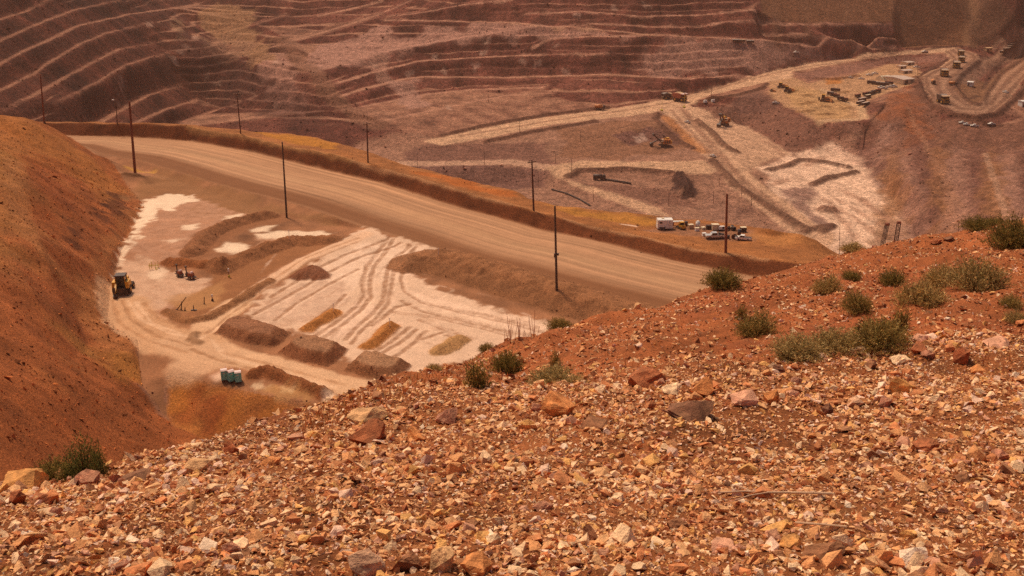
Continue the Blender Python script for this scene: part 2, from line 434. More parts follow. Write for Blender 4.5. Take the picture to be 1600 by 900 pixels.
# benches at the left of the pit bottom
PL.append(zl([(560, 230, -186), (640, 235, -184), (720, 228, -183), (800, 226, -182.5), (870, 222, -182)]))
PL.append(zl([(560, 243, -187), (650, 248, -187), (720, 246, -187), (800, 247, -187.5), (850, 246, -187.5)]))
PL.append(zl([(560, 258, -188), (650, 262, -188.5), (720, 264, -189), (800, 259, -189.3), (850, 260, -189.5)]))
PL.append(zl([(560, 285, -197), (650, 290, -198), (720, 290, -198.5), (800, 288, -199), (850, 284, -197), (880, 300, -199)]))
PL.append(zl([(870, 225, -183), (900, 215, -181), (950, 205, -179.5)]))
PL.append(zl([(870, 243, -187.5), (930, 246, -188), (1000, 250, -189)]))
PL.append([(t * 560, 560, -222) for t in np.linspace(-0.2, 0.85, 12)])
PL.append([(t * 500, 500, -225) for t in np.linspace(-0.2, 0.85, 6)])
# the wall runs on past the left edge, towards us
PL.append([(-300, 500, -225), (-305, 640, -212), (-308, 760, -205), (-312, 860, -198)])
for x_, z_ in ((-345, -178), (-362, -160), (-378, -146), (-394, -136), (-410, -122), (-428, -108), (-446, -96), (-485, -52)): PL.append([(x_, 500, z_), (x_, 600, z_ + 2)])
PL.append([(-0.85 * 1900, 1900, 20), (0.85 * 1900, 1900, 20)])
PL.append([(-0.85 * 500, 500, -90), (-0.85 * 1000, 1000, 0), (-0.85 * 1900, 1900, 20)])
PL.append([(0.85 * 500, 500, -200), (0.85 * 1000, 1000, -120), (0.85 * 1900, 1900, 20)])
pit.tin([dens(l) for l in PL])
pit.smooth(2)
# the faces between the surveyed benches break down into small uneven steps
X, Y = pit.X, pit.Y
near = np.full(X.shape, 1e9)
for i in range(NB):
    P_ = np.array([p[:2] for p in PL[i]]); s_ = pit.block(P_, 16)
    near[s_] = np.minimum(near[s_], pit.dline(P_, s_)[0])
Zs = pit.slope()
msk = sstep(4, 10, near) * sstep(0.12, 0.22, Zs) * sstep(-176, -168, pit.Z) * (1 - sstep(0.215, 0.235, X / Y)) * sstep(880, 920, Y + 0.45 * np.abs(X))
hh = 7.5
wz = pit.Z + 2.2 * fbm(X / 70, Y / 70, 3, 33) + 0.5 * fbm(X / 14, Y / 14, 2, 34)
fr = np.mod(wz, hh) / hh
pit.Z += 0.85 * msk * hh * (np.clip((fr - 0.42) / 0.58, 0, 1) - fr)
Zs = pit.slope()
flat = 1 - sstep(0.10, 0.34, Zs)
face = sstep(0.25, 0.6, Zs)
# ---- colours: dark wall rock, paler where the benches lie flat
X, Y = pit.X, pit.Y
n1 = fbm(X / 90, Y / 90, 4, 11); n2 = fbm(X / 18, Y / 18, 2, 12); n3 = ridged(X / 26, Y / 26, 4, 13)
base = lin((92, 48, 38)) * (1 + 0.5 * n2[..., None]) + (lin((136, 78, 62)) - lin((92, 48, 38))) * np.clip(0.5 + n1, 0, 1)[..., None] * 0.7
pit.C[:] = base
sx = np.where(X < -300, Y, X)
stk = 0.6 * fbm(sx / 11, pit.Z / 24, 2, 15) + 0.7 * fbm(sx / 26, pit.Z / 40, 2, 16)
wallm = (face * sstep(900, 980, Y + 0.3 * np.abs(X)))[..., None]
pit.C[:] = pit.C * (1 + 0.55 * wallm * stk[..., None])
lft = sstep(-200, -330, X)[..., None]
pit.C[:] = pit.C * (1 - lft) + lft * pit.C * np.array([0.62, 0.58, 0.52])  # left wall darkened in its colour for the weaker light on it
sp = (n3 > 0.86) & (fbm(X / 12, Y / 12, 2, 14) > 0.15)
pit.C[sp] = pit.C[sp] * 0.5 + lin((160, 112, 92)) * 0.5
full = (slice(None), slice(None))
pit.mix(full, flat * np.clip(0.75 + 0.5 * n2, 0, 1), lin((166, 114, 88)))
for i in range(0, NB, 2):
    c_ = dens([((a[0] + b[0]) / 2, (a[1] + b[1]) / 2, 0) for a, b in zip(PL[i], PL[i + 1])], 20)
    lf_ = c_[0][0] < -300
    pit.line([p[:2] for p in c_], 2.0 if lf_ else 2.6, (148, 96, 74) if lf_ else (184, 128, 102), 0.7 if lf_ else 0.85, 0.9, 1.6, 22, i, world=True, breakup=0.55)
TAN, PALE, ROADC = (166, 116, 95), (152, 104, 88), (206, 156, 120)
kw = dict(soft=4, jag=9, jsz=28)
pit.poly([(462, 95), (530, 62), (560, 58), (585, 42), (602, 38), (618, 62), (655, 58), (665, 40), (700, 44), (760, 38), (850, 40), (1000, 58), (930, 56), (862, 60), (800, 66), (700, 64), (620, 84), (560, 98), (490, 112)], (174, 122, 102), 0.9, **kw)
pit.poly([(800, 37), (1000, 54), (1100, 62), (900, 50)], (182, 128, 98), 0.75, **kw)
pit.poly([(400, 92), (440, 84), (468, 112), (450, 126), (405, 132)], (172, 120, 100), 0.85, **kw)
pit.poly([(572, 92), (602, 85), (616, 130), (592, 126)], (172, 120, 98), 0.85, **kw)
pit.poly([(610, 128), (648, 124), (670, 166), (632, 172)], (172, 122, 102), 0.85, **kw)
pit.poly([(1005, 84), (1040, 66), (1200, 66), (1335, 82), (1240, 100), (1150, 112), (1020, 122), (1000, 108)], (168, 118, 98), 0.9, soft=6, jag=12, jsz=30)
pit.poly([(296, 22), (340, 6), (398, 14), (396, 50), (430, 84), (395, 104), (340, 62)], (160, 112, 78), 0.8, soft=4, jag=12, jsz=30)
pit.poly([(425, 135), (465, 128), (475, 180), (440, 178), (415, 160)], (164, 114, 96), 0.75, **kw)
pit.line([(440, 62), (480, 105), (520, 150), (556, 178), (590, 195)], 9, (136, 90, 68), 0.85, 4, 5, 20, 5)
pit.poly([(268, 38), (284, 30), (290, 62), (276, 60)], (150, 108, 80), 0.7, soft=3, jag=8, jsz=16)
pit.poly([(310, 55), (352, 52), (400, 70), (372, 92), (345, 100), (325, 85)], (152, 106, 80), 0.75, soft=3, jag=10, jsz=20, breakup=0.4)
for k, (x0, y0) in enumerate([(233, 38), (290, 72), (282, 82), (272, 92), (310, 105), (322, 118), (340, 130), (305, 60), (430, 165), (180, 150), (190, 132), (430, 98), (680, 90), (742, 105), (755, 82), (690, 110), (760, 66), (840, 100), (885, 114), (815, 98), (870, 70), (900, 25), (960, 12), (1010, 8), (640, 118), (700, 168), (585, 100)]):
    pit.poly([(x0 - 5, y0 - 3), (x0 + 4, y0 - 4), (x0 + 6, y0 + 3), (x0 - 2, y0 + 4)], (196, 150, 126), 0.6, soft=1.5, jag=4, jsz=7, seed=k, breakup=0.4)
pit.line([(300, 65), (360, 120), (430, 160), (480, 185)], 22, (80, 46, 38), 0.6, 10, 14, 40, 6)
pit.poly([at_y(px, py, y)[:2] for px, py, y in ((1190, -30, 1290), (1187, 0, 1256), (1186, 36, 1217), (1300, 37, 1242), (1394, 37, 1266), (1406, 60, 1252), (1415, 76, 1243), (1504, 71, 1266), (1514, 50, 1292), (1516, 0, 1356), (1514, -40, 1405), (1350, -40, 1340))], (124, 80, 54), 0.92, soft=3, jag=3, jsz=25, region=3, world=True)
pit.poly([(1520, 70), (1512, -8), (1680, -8), (1680, 60), (1585, 55), (1560, 62)], (100, 66, 48), 0.9, soft=6, jag=8, region=3)
pit.line([(1516, 70), (1518, 30), (1514, -8)], 9, (130, 90, 64), 0.7, 5)
for k, q in enumerate([1215, 1265, 1330, 1465]): pit.line([(q, 70), (q - 4, 36), (q - 8, -5)], 5, (132, 88, 64), 0.45, 4, 3, 20, k)
# pit bottom, greyer and paler
pit.poly([(560, 225), (700, 213), (860, 190), (1032, 172), (1078, 166), (1120, 180), (1165, 196), (1238, 240), (1300, 214), (1350, 205), (1345, 245), (1400, 300), (1440, 390), (1440, 430), (560, 430), (560, 330)], (160, 112, 88), 0.85, soft=6, jag=8, jsz=40, region=2)
pit.poly([(1180, 262), (1240, 240), (1300, 220), (1345, 245), (1400, 310), (1440, 410), (1290, 410), (1262, 340), (1210, 300)], (242, 192, 158), 0.97, soft=5, jag=8, jsz=40, breakup=0.2)
pit.poly([(1085, 168), (1130, 168), (1150, 153), (1185, 143), (1240, 172), (1270, 188), (1300, 192), (1345, 189), (1352, 205), (1300, 216), (1240, 243), (1165, 197), (1120, 181)], (130, 86, 68), 0.85, soft=4, jag=8, jsz=25)
pit.poly([(1140, 148), (1190, 142), (1215, 165), (1190, 180), (1150, 170)], (112, 74, 62), 0.7, soft=5, jag=8, jsz=20)
pit.poly([(640, 228), (860, 222), (860, 258), (640, 262)], (120, 78, 64), 0.8, soft=4, jag=8, jsz=30)
pit.poly([(560, 262), (855, 258), (850, 292), (560, 300)], (118, 78, 66), 0.85, soft=3, jag=5, jsz=30)
pit.line([(560, 256), (640, 256), (720, 255), (800, 253), (858, 261)], 7, (198, 148, 118), 0.9, 2, 1.5)
pit.poly([(880, 200), (960, 190), (1020, 188), (1060, 200), (1085, 230), (960, 250), (870, 246)], (140, 92, 66), 0.85, soft=4, jag=8, jsz=30)
pit.poly([(960, 212), (1012, 198), (1062, 211), (1060, 228), (1020, 220), (985, 228)], (112, 72, 62), 0.85, soft=3, jag=5, jsz=14)
pit.poly([(990, 213), (1004, 208), (1010, 218), (996, 222)], (182, 142, 122), 0.8, soft=2, jag=4, jsz=8)
pit.poly([(905, 277), (960, 264), (1060, 268), (1100, 274), (1095, 300), (1040, 288), (960, 279)], (144, 98, 76), 0.85, soft=2.5, jag=5, jsz=20)
pit.poly([(900, 284), (985, 290), (1060, 302), (1085, 320), (1030, 322), (960, 300)], (130, 86, 68), 0.85, soft=3, jag=5, jsz=20)
pit.poly([(1051, 276), (1062, 272), (1088, 292), (1086, 306), (1072, 314), (1062, 300), (1050, 296)], (70, 44, 38), 0.92, soft=1.5, jag=4, jsz=9)
pit.line([(1062, 276), (1075, 300)], 7, None, h=4.0, rough=0.6)
pit.poly([(1110, 300), (1150, 318), (1175, 338), (1120, 345), (1090, 325)], (150, 104, 84), 0.6, soft=4, jag=6)
pit.poly([(1150, 328), (1175, 322), (1180, 334), (1160, 336)], (112, 74, 60), 0.6, soft=4, jag=6)
pit.poly([(1219, 296), (1268, 290), (1280, 305), (1262, 322), (1308, 358), (1286, 362), (1240, 320)], (132, 90, 78), 0.8, soft=4, jag=5, jsz=15)
pit.line([(1287, 329), (1300, 330)], 6, (146, 98, 76), 0.9, 3, h=4)
# right wall: purple rock, orange outcrop
pit.poly([(1345, 246), (1352, 205), (1362, 188), (1400, 146), (1440, 138), (1475, 186), (1560, 196), (1640, 180), (1640, 450), (1445, 450), (1436, 372), (1400, 305)], (122, 78, 60), 0.9, soft=6, jag=8, jsz=40, region=1)
pit.poly([(1385, 150), (1420, 136), (1440, 165), (1452, 215), (1430, 222), (1410, 190), (1388, 185)], (158, 84, 42), 0.55, soft=6, jag=14, jsz=26, breakup=0.5)
pit.poly([(1320, 235), (1345, 240), (1365, 215), (1395, 200), (1410, 250), (1380, 300)], (176, 128, 108), 0.5, soft=8, jag=12, jsz=30, breakup=0.5)
for k in range(36):
    x0 = 1370 + (k * 53) % 240; y0 = 185 + (k * 37) % 150
    pit.line([(x0, y0), (x0 - 12 + (k % 4) * 8, y0 + 60), (x0 + 20 - (k % 5) * 9, y0 + 130)], 5 + k % 4, [(112, 70, 58), (168, 118, 96), (150, 98, 62)][k % 3], 0.5, 4, 8, 16, 20 + k, fade=True)
pit.line([(1540, 235), (1560, 300), (1572, 335)], 2.2, (176, 128, 100), 0.8, 1.2, 1)
pit.line([(1420, 170), (1465, 260), (1520, 340)], 2.0, (164, 112, 84), 0.5, 1.2, 3)
# sandy platform and building pad
pit.poly([(1228, 118), (1262, 130), (1330, 118), (1385, 100), (1430, 95), (1442, 122), (1400, 140), (1350, 162), (1352, 182), (1300, 192), (1270, 188), (1240, 172), (1205, 152), (1200, 125)], (186, 136, 98), 0.95, soft=3, jag=3, jsz=15, region=2)
pit.poly([(1222, 135), (1270, 138), (1310, 155), (1338, 176), (1330, 186), (1280, 186), (1240, 165)], (192, 142, 94), 0.8, soft=5, jag=8, jsz=20, breakup=0.2)
pit.poly([(1290, 125), (1313, 123), (1316, 130), (1292, 132)], (190, 116, 56), 0.9, soft=2, jag=2, jsz=6)
pit.line([(1260, 123), (1300, 125), (1340, 119)], 4, (128, 78, 52), 0.7, 2, 2, h=2)
pit.line([(1285, 140), (1320, 158), (1345, 168), (1350, 185), (1280, 190)], 4, (204, 158, 118), 0.8, 2, 1.5)
for k in range(14):
    x0, y0 = 1232 + (k * 29) % 90, 144 + (k * 17) % 38
    pit.line([(x0, y0), (x0 + 12, y0 - 2 + k % 3)], 3.0, (150, 104, 66), 0.7, 1.5, 1.5, 6, k, h=1.0)
pit.poly([(1240, 115), (1330, 99), (1400, 88), (1478, 84), (1484, 94), (1440, 98), (1385, 99), (1330, 114), (1262, 127)], (138, 92, 76), 0.85, soft=3, jag=4, jsz=18)
pit.poly([(1486, 92), (1466, 107), (1440, 120), (1446, 142), (1462, 160), (1455, 162), (1436, 140), (1430, 120), (1455, 105), (1478, 92)], (84, 52, 40), 0.85, soft=2.5, jag=3, jsz=12)
# haul roads
def roadpoly(pts, c=ROADC, **k): pit.poly(pts, c, 0.95, soft=2, jag=2.0, jsz=12, region=4, **k)
roadpoly([(660, 221), (690, 214), (760, 199), (850, 183), (950, 171), (1030, 157), (1080, 146), (1150, 128), (1200, 113), (1275, 97), (1375, 82), (1450, 75.5), (1500, 75), (1525, 84), (1530, 92), (1512, 107), (1495, 120), (1488, 136), (1500, 152), (1516, 163), (1533, 160), (1540, 140), (1560, 112), (1600, 82), (1640, 60), (1640, 100), (1600, 122), (1578, 155), (1556, 175), (1525, 182), (1487, 175), (1462, 160), (1447, 142), (1440, 120), (1466, 107), (1487, 92), (1475, 81.5), (1400, 86), (1325, 97), (1237, 112), (1240, 122), (1200, 128), (1110, 148), (1078, 164), (1110, 198), (1140, 240), (1170, 270), (1215, 308), (1262, 342), (1305, 372), (1292, 395), (1240, 352), (1190, 325), (1150, 295), (1115, 258), (1085, 220), (1060, 192), (1032, 174), (1000, 179), (940, 186), (860, 195), (760, 216), (690, 228)])
roadpoly([(1440, 121), (1470, 107), (1490, 92), (1478, 80), (1500, 75), (1525, 84), (1530, 92), (1512, 107), (1495, 120), (1488, 136), (1500, 152), (1516, 163), (1533, 160), (1540, 140), (1560, 112), (1600, 82), (1640, 60), (1640, 100), (1600, 122), (1578, 155), (1556, 175), (1525, 182), (1487, 175), (1462, 160), (1447, 142)], (150, 106, 82))
pit.poly([(1035, 172), (1078, 166), (1120, 183), (1165, 197), (1200, 217), (1236, 243), (1190, 254), (1168, 272), (1205, 300), (1256, 338), (1302, 366), (1292, 396), (1200, 338), (1148, 298), (1108, 254), (1085, 222), (1060, 195)], (204, 154, 120), 0.9, soft=3, jag=4, jsz=14, region=4)
roadpoly([(852, 262), (880, 256), (912, 251), (1000, 253), (1100, 251), (1118, 265), (1110, 273), (1050, 270), (975, 265), (912, 266), (890, 275), (884, 279), (925, 292), (955, 300), (1000, 314), (1030, 326), (1050, 340), (1012, 334), (975, 320), (935, 306), (900, 292), (870, 277)], (204, 154, 118))
pit.line([(1041, 185), (1085, 225), (1100, 237)], 6, (186, 116, 66), 0.7, 3, 3)
for a in ([(1062, 168), (1100, 215), (1130, 262)], [(1070, 172), (1120, 232), (1160, 280), (1230, 332)], [(1050, 172), (1095, 222), (1125, 262), (1180, 312), (1260, 365)], [(720, 212), (860, 189), (1000, 169), (1060, 158)], [(1100, 145), (1250, 106), (1400, 83)], [(1120, 240), (1165, 290), (1250, 350)]):
    pit.line(a, 2.2, (150, 104, 80), 0.7, 1.5, 1.2, 10)
for a, h in (([(1090, 189), (1110, 205), (1130, 227), (1145, 236), (1152, 238)], 3.0), ([(1028, 178), (1022, 186), (1040, 204), (1062, 222), (1082, 232)], 2.5), ([(1270, 289), (1292, 279), (1337, 270)], 3.0), ([(1200, 266), (1227, 260), (1250, 250), (1290, 254), (1325, 262)], 2.4),
             ([(1112, 250), (1150, 290), (1200, 322), (1260, 356)], 2.0), ([(1105, 158), (1150, 150), (1190, 138), (1198, 132)], 2.4), ([(1258, 362), (1300, 352), (1285, 362)], 2.0), ([(760, 222), (840, 205), (930, 190)], 2.0),
             ([(1430, 122), (1438, 145), (1458, 165), (1487, 179), (1525, 186), (1558, 179), (1582, 158), (1606, 124)], 3.0), ([(1520, 163), (1500, 148), (1490, 133), (1500, 119), (1530, 95)], 2.0), ([(1520, 166), (1535, 163), (1543, 141), (1562, 114), (1604, 80)], 2.0), ([(690, 212), (760, 196), (850, 180), (950, 168)], 2.0), ([(886, 276), (905, 266), (975, 264), (1050, 270)], 2.0)):
    pit.line(a, 4.0, (104, 66, 50), 0.85, 1.4, 1.0, 12, 3, h=h, top=0.1)
for k, (x0, y0, x1, y1) in enumerate([(1290, 300, 1420, 390), (1300, 290, 1400, 350), (1270, 300, 1390, 390), (1330, 300, 1436, 395), (1250, 262, 1310, 240), (1200, 290, 1240, 280), (1180, 215, 1230, 250), (1290, 320, 1340, 385)]):
    pit.line([(x0, y0), ((x0 + x1) / 2 + 6, (y0 + y1) / 2 - 4), (x1, y1)], 2.5, (168, 118, 92), 0.6, 2, 3, 12, k, fade=True)
pit.poly([(1540, 130), (1560, 118), (1590, 90), (1562, 116), (1538, 158), (1515, 160), (1498, 145), (1496, 128), (1520, 118)], (128, 86, 58), 0.8, soft=3, jag=4)
pit.line([(1502, 128), (1540, 98), (1575, 78), (1605, 58)], 10, (136, 98, 78), 0.8, 4)
for k, off in enumerate((0.15, 0.35, 0.55, 0.75, 0.9)):
    o_ = [(1500, 75), (1525, 84), (1530, 92), (1512, 107), (1495, 120), (1488, 136), (1500, 152), (1516, 163), (1533, 160), (1540, 140), (1560, 112), (1600, 82)]
    i_ = [(1478, 81), (1484, 88), (1487, 94), (1466, 107), (1440, 121), (1447, 142), (1462, 160), (1487, 175), (1540, 180), (1570, 160), (1585, 140), (1602, 120)]
    pit.line([(a[0] * (1 - off) + b[0] * off, a[1] * (1 - off) + b[1] * off) for a, b in zip(o_, i_)], 2.2, [(116, 76, 58), (176, 128, 100)][k % 2], 0.65, 1.2, 0.8, 12, 60 + k, breakup=0.2)
for k, a in enumerate(([(1530, 96), (1502, 120), (1496, 136), (1510, 152), (1530, 150)], [(1606, 52), (1560, 84), (1535, 104)], [(1606, 62), (1570, 92), (1548, 116), (1536, 140)], [(1606, 40), (1585, 52), (1550, 78)], [(1450, 78), (1500, 71), (1535, 78), (1545, 92)])):
    pit.line(a, 2.4, [(84, 54, 42), (170, 124, 98)][k % 2], 0.7, 1.4, 1.0, 12, 80 + k)
# ---- relief: broken faces, rough floor, smooth roads
rd = (pit.R == 4) | (pit.R == 3)
rgh = np.where(rd, 0.12, 1.0)
for _ in range(4): rgh = (rgh + np.roll(rgh, 1, 0) + np.roll(rgh, -1, 0) + np.roll(rgh, 1, 1) + np.roll(rgh, -1, 1)) / 5
lw = 1 - 0.85 * sstep(-120, -300, X)
pit.Z += rgh * ((0.4 + 1.5 * face * lw) * (fbm(X / 26, Y / 30, 3, 41)) + 0.25 * fbm(X / 14, Y / 14, 1, 42) - face * lw * 1.2 * (ridged(X / 22, Y / 36, 2, 43) - 0.6))
wl = (pit.R == 1) & (X > 250) & (Y < 1000)
pit.Z += np.where(wl, 6.0 * (ridged(X / 55, Y / 70, 3, 47) - 0.55), 0)
M_PIT = ground_mat('pit_rock', 0.10, 0.34, 0.55, 0.9, 2.5, 0.5, zs=0.55)
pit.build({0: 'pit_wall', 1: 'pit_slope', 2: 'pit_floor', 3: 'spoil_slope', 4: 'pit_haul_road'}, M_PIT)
# ================================================================ the bench with the haul road and the muddy yard
mid_ts = np.concatenate([np.linspace(-0.80, -0.60, 14)[:-1], np.linspace(-0.60, 0.40, 680), np.linspace(0.40, 0.60, 10)[1:]])
mid_ys = np.concatenate([[40, 70, 95, 112], np.linspace(116, 180, 116)[:-1], np.linspace(180, 250, 150)[:-1], np.linspace(250, 425, 400)[:-1], np.linspace(425, 640, 40)])
mid_ys = np.unique(mid_ys)
mid = Layer(mid_ts, mid_ys, 300.0)
ML = []
ROAD_UP = [(40, 207), (110, 212), (200, 214), (300, 221), (400, 239), (500, 264), (600, 287), (700, 319), (800, 346), (850, 361), (900, 369), (950, 380), (1000, 394), (1050, 406), (1112, 419), (1200, 436), (1300, 452)]
ROAD_LO = [(130, 230), (150, 240), (225, 252), (300, 276), (362, 294), (420, 308), (475, 323), (515, 337), (575, 358), (625, 372), (687, 395), (750, 415), (800, 428), (850, 443), (900, 456), (1000, 482), (1100, 506), (1200, 525)]
CREST = [(40, 190), (70, 191), (150, 192), (225, 192), (292, 197), (325, 203), (375, 211), (437, 226), (500, 237), (550, 249), (575, 256), (650, 276), (712, 296), (750, 306), (800, 318), (837, 330), (900, 347), (935, 354), (1000, 367), (1040, 380), (1087, 389), (1150, 397), (1200, 404), (1300, 414), (1400, 424)]
SIL = [(40, 189.5, -83.5), (292, 195.5, -80), (350, 200, -80), (400, 206, -80), (450, 208, -80), (500, 216, -79.5), (535, 226, -79), (575, 236, -79), (625, 255, -80), (650, 261, -80), (675, 266.5, -80), (700, 275, -80.5), (737, 283, -80), (800, 296, -80), (825, 309, -81), (870, 321, -81), (920, 327, -81.5), (975, 331, -82), (1012, 336.5, -82.5), (1050, 341, -82.8), (1092, 343, -82.8), (1175, 355, -82.5), (1200, 356, -80), (1250, 365, -80.5), (1275, 375, -82), (1295, 389, -85), (1310, 398, -87), (1400, 440, -90)]
ML.append([at_z(*p, -82) for p in ROAD_UP]); ML.append([at_z(*p, -82.3) for p in ROAD_LO])
ROADPTS = [at_z(*p, -82) for p in ROAD_UP]
def crest_pt(p):
    t = bearing(*p)[0]; y = np.interp(t, [q[0] / q[1] for q in ROADPTS], [q[1] for q in ROADPTS])
    return at_y(p[0], p[1], y + (4.5 if p[0] > 60 else 14))
CRESTPTS = [crest_pt(p) for p in CREST]
ML.append(CRESTPTS)
sil = [at_z(*p) for p in SIL]
ML.append(sil)
def push(ln, dy, dz): return [(x / y * (y + dy), y + dy, z + dz) for x, y, z in ln]
ML.append(push(sil, 14, -7)); ML.append(push(sil, 110, -75)); ML.append([(t * 640, 640, -230) for t in np.linspace(-0.8, 0.6, 16)])
# trailer yard on the shelf behind the berm
ML.append(zl([(985, 350, -81.5), (1010, 361, -82), (1060, 369, -82), (1120, 377, -82), (1200, 382, -82), (1262, 391, -82), (1300, 400, -84)]))
ML.append(zl([(985, 343, -81.5), (1050, 346, -82), (1120, 350, -82), (1180, 360, -82), (1200, 366, -81.8), (1215, 376, -81.8)]))
ML.append(zl([(620, 263, -79.4), (700, 286, -79.4), (760, 300, -79.6), (830, 320, -80.2), (900, 335, -81.0), (960, 346, -81.4)]))
# yard
TOE = [(225, 318), (205, 360), (187, 400), (172, 450), (167, 500), (187, 517), (215, 532), (240, 543)]
ML.append([at_z(*p, -84) for p in [(190, 262), (230, 268), (300, 290), (360, 312), (420, 330), (480, 345), (530, 352)]])
ML.append([at_z(*p, -84) for p in TOE])
ML.append([at_z(*p, -83.6) for p in [(640, 400), (720, 428), (800, 455), (880, 482), (960, 505)]])
ML.append([at_z(*p, -84) for p in [(640, 470), (760, 520), (860, 530), (1000, 540)]])
ML.append([at_z(*p, -84) for p in [(265, 430), (330, 470), (420, 440)]])
ML.append([at_z(*p, -84) for p in [(330, 520), (420, 520), (520, 560), (640, 590), (760, 600), (900, 610)]])
YEDGE = [(240, 552, -84.2), (268, 574, -84.2), (300, 584, -84.3), (340, 588, -84.3), (400, 598, -84.3), (460, 612, -84.3), (520, 618, -84.3), (600, 640, -84.4), (700, 660, -84.4)]
ML.append([at_z(*p) for p in YEDGE])
ML.append(zl([(262, 588, -85.2), (300, 592, -85), (340, 600, -84.8), (400, 616, -84.8), (450, 624, -84.8), (520, 636, -85), (600, 655, -85.2), (760, 690, -85.5)]))
GUL = [(215, 552, -84.5), (222, 605, -86.3), (245, 640, -88), (265, 660, -89.3), (332, 693, -91), (400, 740, -93), (470, 800, -95)]
ML.append([at_z(*p) for p in GUL])
ML.append(zl([(258, 600, -86), (262, 640, -88.3)]))
ML.append([at_y(700, 800, 128), at_y(900, 800, 130), at_y(1200, 800, 125)])
# hill at the left
ML.append([at_y(-150, 170, 335), at_y(0, 182, 330), at_y(40, 185, 336), at_y(70, 193, 343), at_y(90, 203, 346), at_y(110, 216, 345), at_y(130, 229, 345), at_y(150, 244, 343), at_y(175, 269, 337), at_y(200, 292, 328), at_y(225, 318, 312)])
ML.append([at_y(-150, 168, 372), (at_y(0, 182, 372)[0], 372, -72), (at_y(70, 193, 378)[0], 378, -80), (at_y(110, 216, 372)[0], 372, -82), (at_y(150, 245, 352)[0], 352, -82.5)])
ML.append(zl([(185, 330, -80.2), (165, 380, -80), (148, 420, -79.8), (130, 460, -79.5), (122, 500, -79.3), (140, 548, -79.5), (190, 590, -81.5), (215, 606, -85)]))
ML.append(zl([(212, 352, -83), (176, 400, -82), (150, 450, -81.5), (142, 500, -81.2), (180, 540, -82.5), (205, 556, -83.5)]))
for ln in ([(0, 230, 285), (60, 235, -67.5), (110, 255, -72), (150, 285, -78)], [(0, 300, 236), (60, 300, -66), (110, 320, -72), (150, 345, -77.5)], [(0, 370, 204), (60, 375, -66.5), (110, 400, -73.5)],
           [(0, 450, 172), (50, 455, -66.5), (95, 470, -73.5)], [(0, 530, 150), (60, 540, -67.5), (110, 560, -74)], [(0, 600, 132), (80, 610, -69), (160, 630, -77), (230, 655, -86)],
           [(0, 670, 118), (80, 680, -69.5), (170, 690, -78.5), (280, 700, -88.5)], [(0, 740, 106), (90, 745, -70), (200, 752, -80), (330, 760, -90)], [(0, 900, 84), (200, 900, -78), (400, 900, -92)],
           [(-150, 300, 205), (-150, 500, 140), (-150, 740, 95)]):
    fix = []
    for i, p in enumerate(ln): fix.append(at_z(*p) if p[2] < 0 else at_y(*p))
    ML.append(fix)
ML.append([(t * 40, 40, -60 - 40 * (t + 0.8)) for t in np.linspace(-0.8, 0.6, 8)]); ML.append([(t * 80, 80, -66 - 30 * sstep(-0.5, 0.1, t)) for t in np.linspace(-0.8, 0.6, 12)])
ML.append([(-0.8 * y, y, -52 - 12 * (y > 300)) for y in np.linspace(100, 400, 8)])
mid.tin([dens(l, 10) for l in ML])
mid.smooth(1)
X, Y = mid.X, mid.Y
mid.C[:] = lin((152, 98, 64))
full = (slice(None), slice(None))
nA, nB = fbm(X / 30, Y / 30, 3, 61), fbm(X / 7, Y / 7, 2, 62)
# ---- left hill
HILL = [(-200, 150), (0, 180), (40, 184), (70, 192), (110, 215), (150, 243), (200, 291), (226, 318), (205, 360), (187, 400), (172, 450), (167, 500), (187, 517), (215, 534), (216, 556), (222, 605), (265, 660), (332, 694), (400, 740), (470, 800), (500, 899), (-200, 899)]
hillP = np.array([at_y(-200, 150, 345)[:2]] + [list(mid.hit(*p)[:2]) for p in HILL[1:-6]] + [at_z(265, 660, -89.3)[:2], at_z(332, 693, -91)[:2], at_z(400, 740, -93)[:2], at_z(470, 800, -95)[:2], (0, 60), (-80, 60)])
mid.poly(hillP, (154, 84, 44), 1.0, soft=1.0, jag=1.5, jsz=8, region=1, world=True)
hz = mid.R == 1
mid.C[hz] *= (1 + 0.16 * nA + 0.26 * nB)[hz][:, None]
mid.poly([(-20, 185), (60, 192), (120, 225), (170, 270), (205, 300), (190, 330), (120, 280), (40, 260), (-20, 280)], (162, 98, 46), 0.7, soft=4, jag=6, jsz=15)
mid.poly([(-20, 240), (30, 235), (45, 320), (20, 400), (-20, 420)], (158, 104, 54), 0.55, soft=6, jag=5, jsz=18)
mid.poly([(35, 240), (110, 250), (120, 320), (60, 340)], (138, 66, 28), 0.5, soft=5, jag=6, jsz=12)
for pts in ([(170, 300), (205, 318), (190, 345), (170, 335)], [(104, 352), (130, 365), (142, 388), (110, 378)], [(158, 318), (168, 340), (178, 360), (152, 350)]):
    mid.poly(pts, (84, 44, 25), 0.75, soft=1.4, jag=4.5, jsz=6)
mid.poly([(120, 500), (130, 450), (150, 410), (172, 370), (190, 330), (222, 322), (200, 362), (180, 405), (168, 450), (164, 500), (182, 520), (215, 540), (200, 556), (150, 545)], (164, 100, 56), 0.8, soft=2, jag=3, jsz=10)
mid.line([(25, 255), (28, 330), (45, 370), (90, 430), (140, 470)], 2.2, (170, 108, 62), 0.6, 1.2, 1.0)
mid.line([(60, 460), (95, 490), (110, 520), (150, 560), (185, 590)], 1.8, (112, 60, 30), 0.55, 1.5, 2.0)
mid.line([(100, 520), (160, 560), (200, 580)], 3.5, (166, 108, 54), 0.6, 2, 2)
mid.poly([(160, 560), (215, 560), (232, 585), (222, 605), (180, 600)], (168, 104, 48), 0.7, soft=2, jag=3, jsz=8)
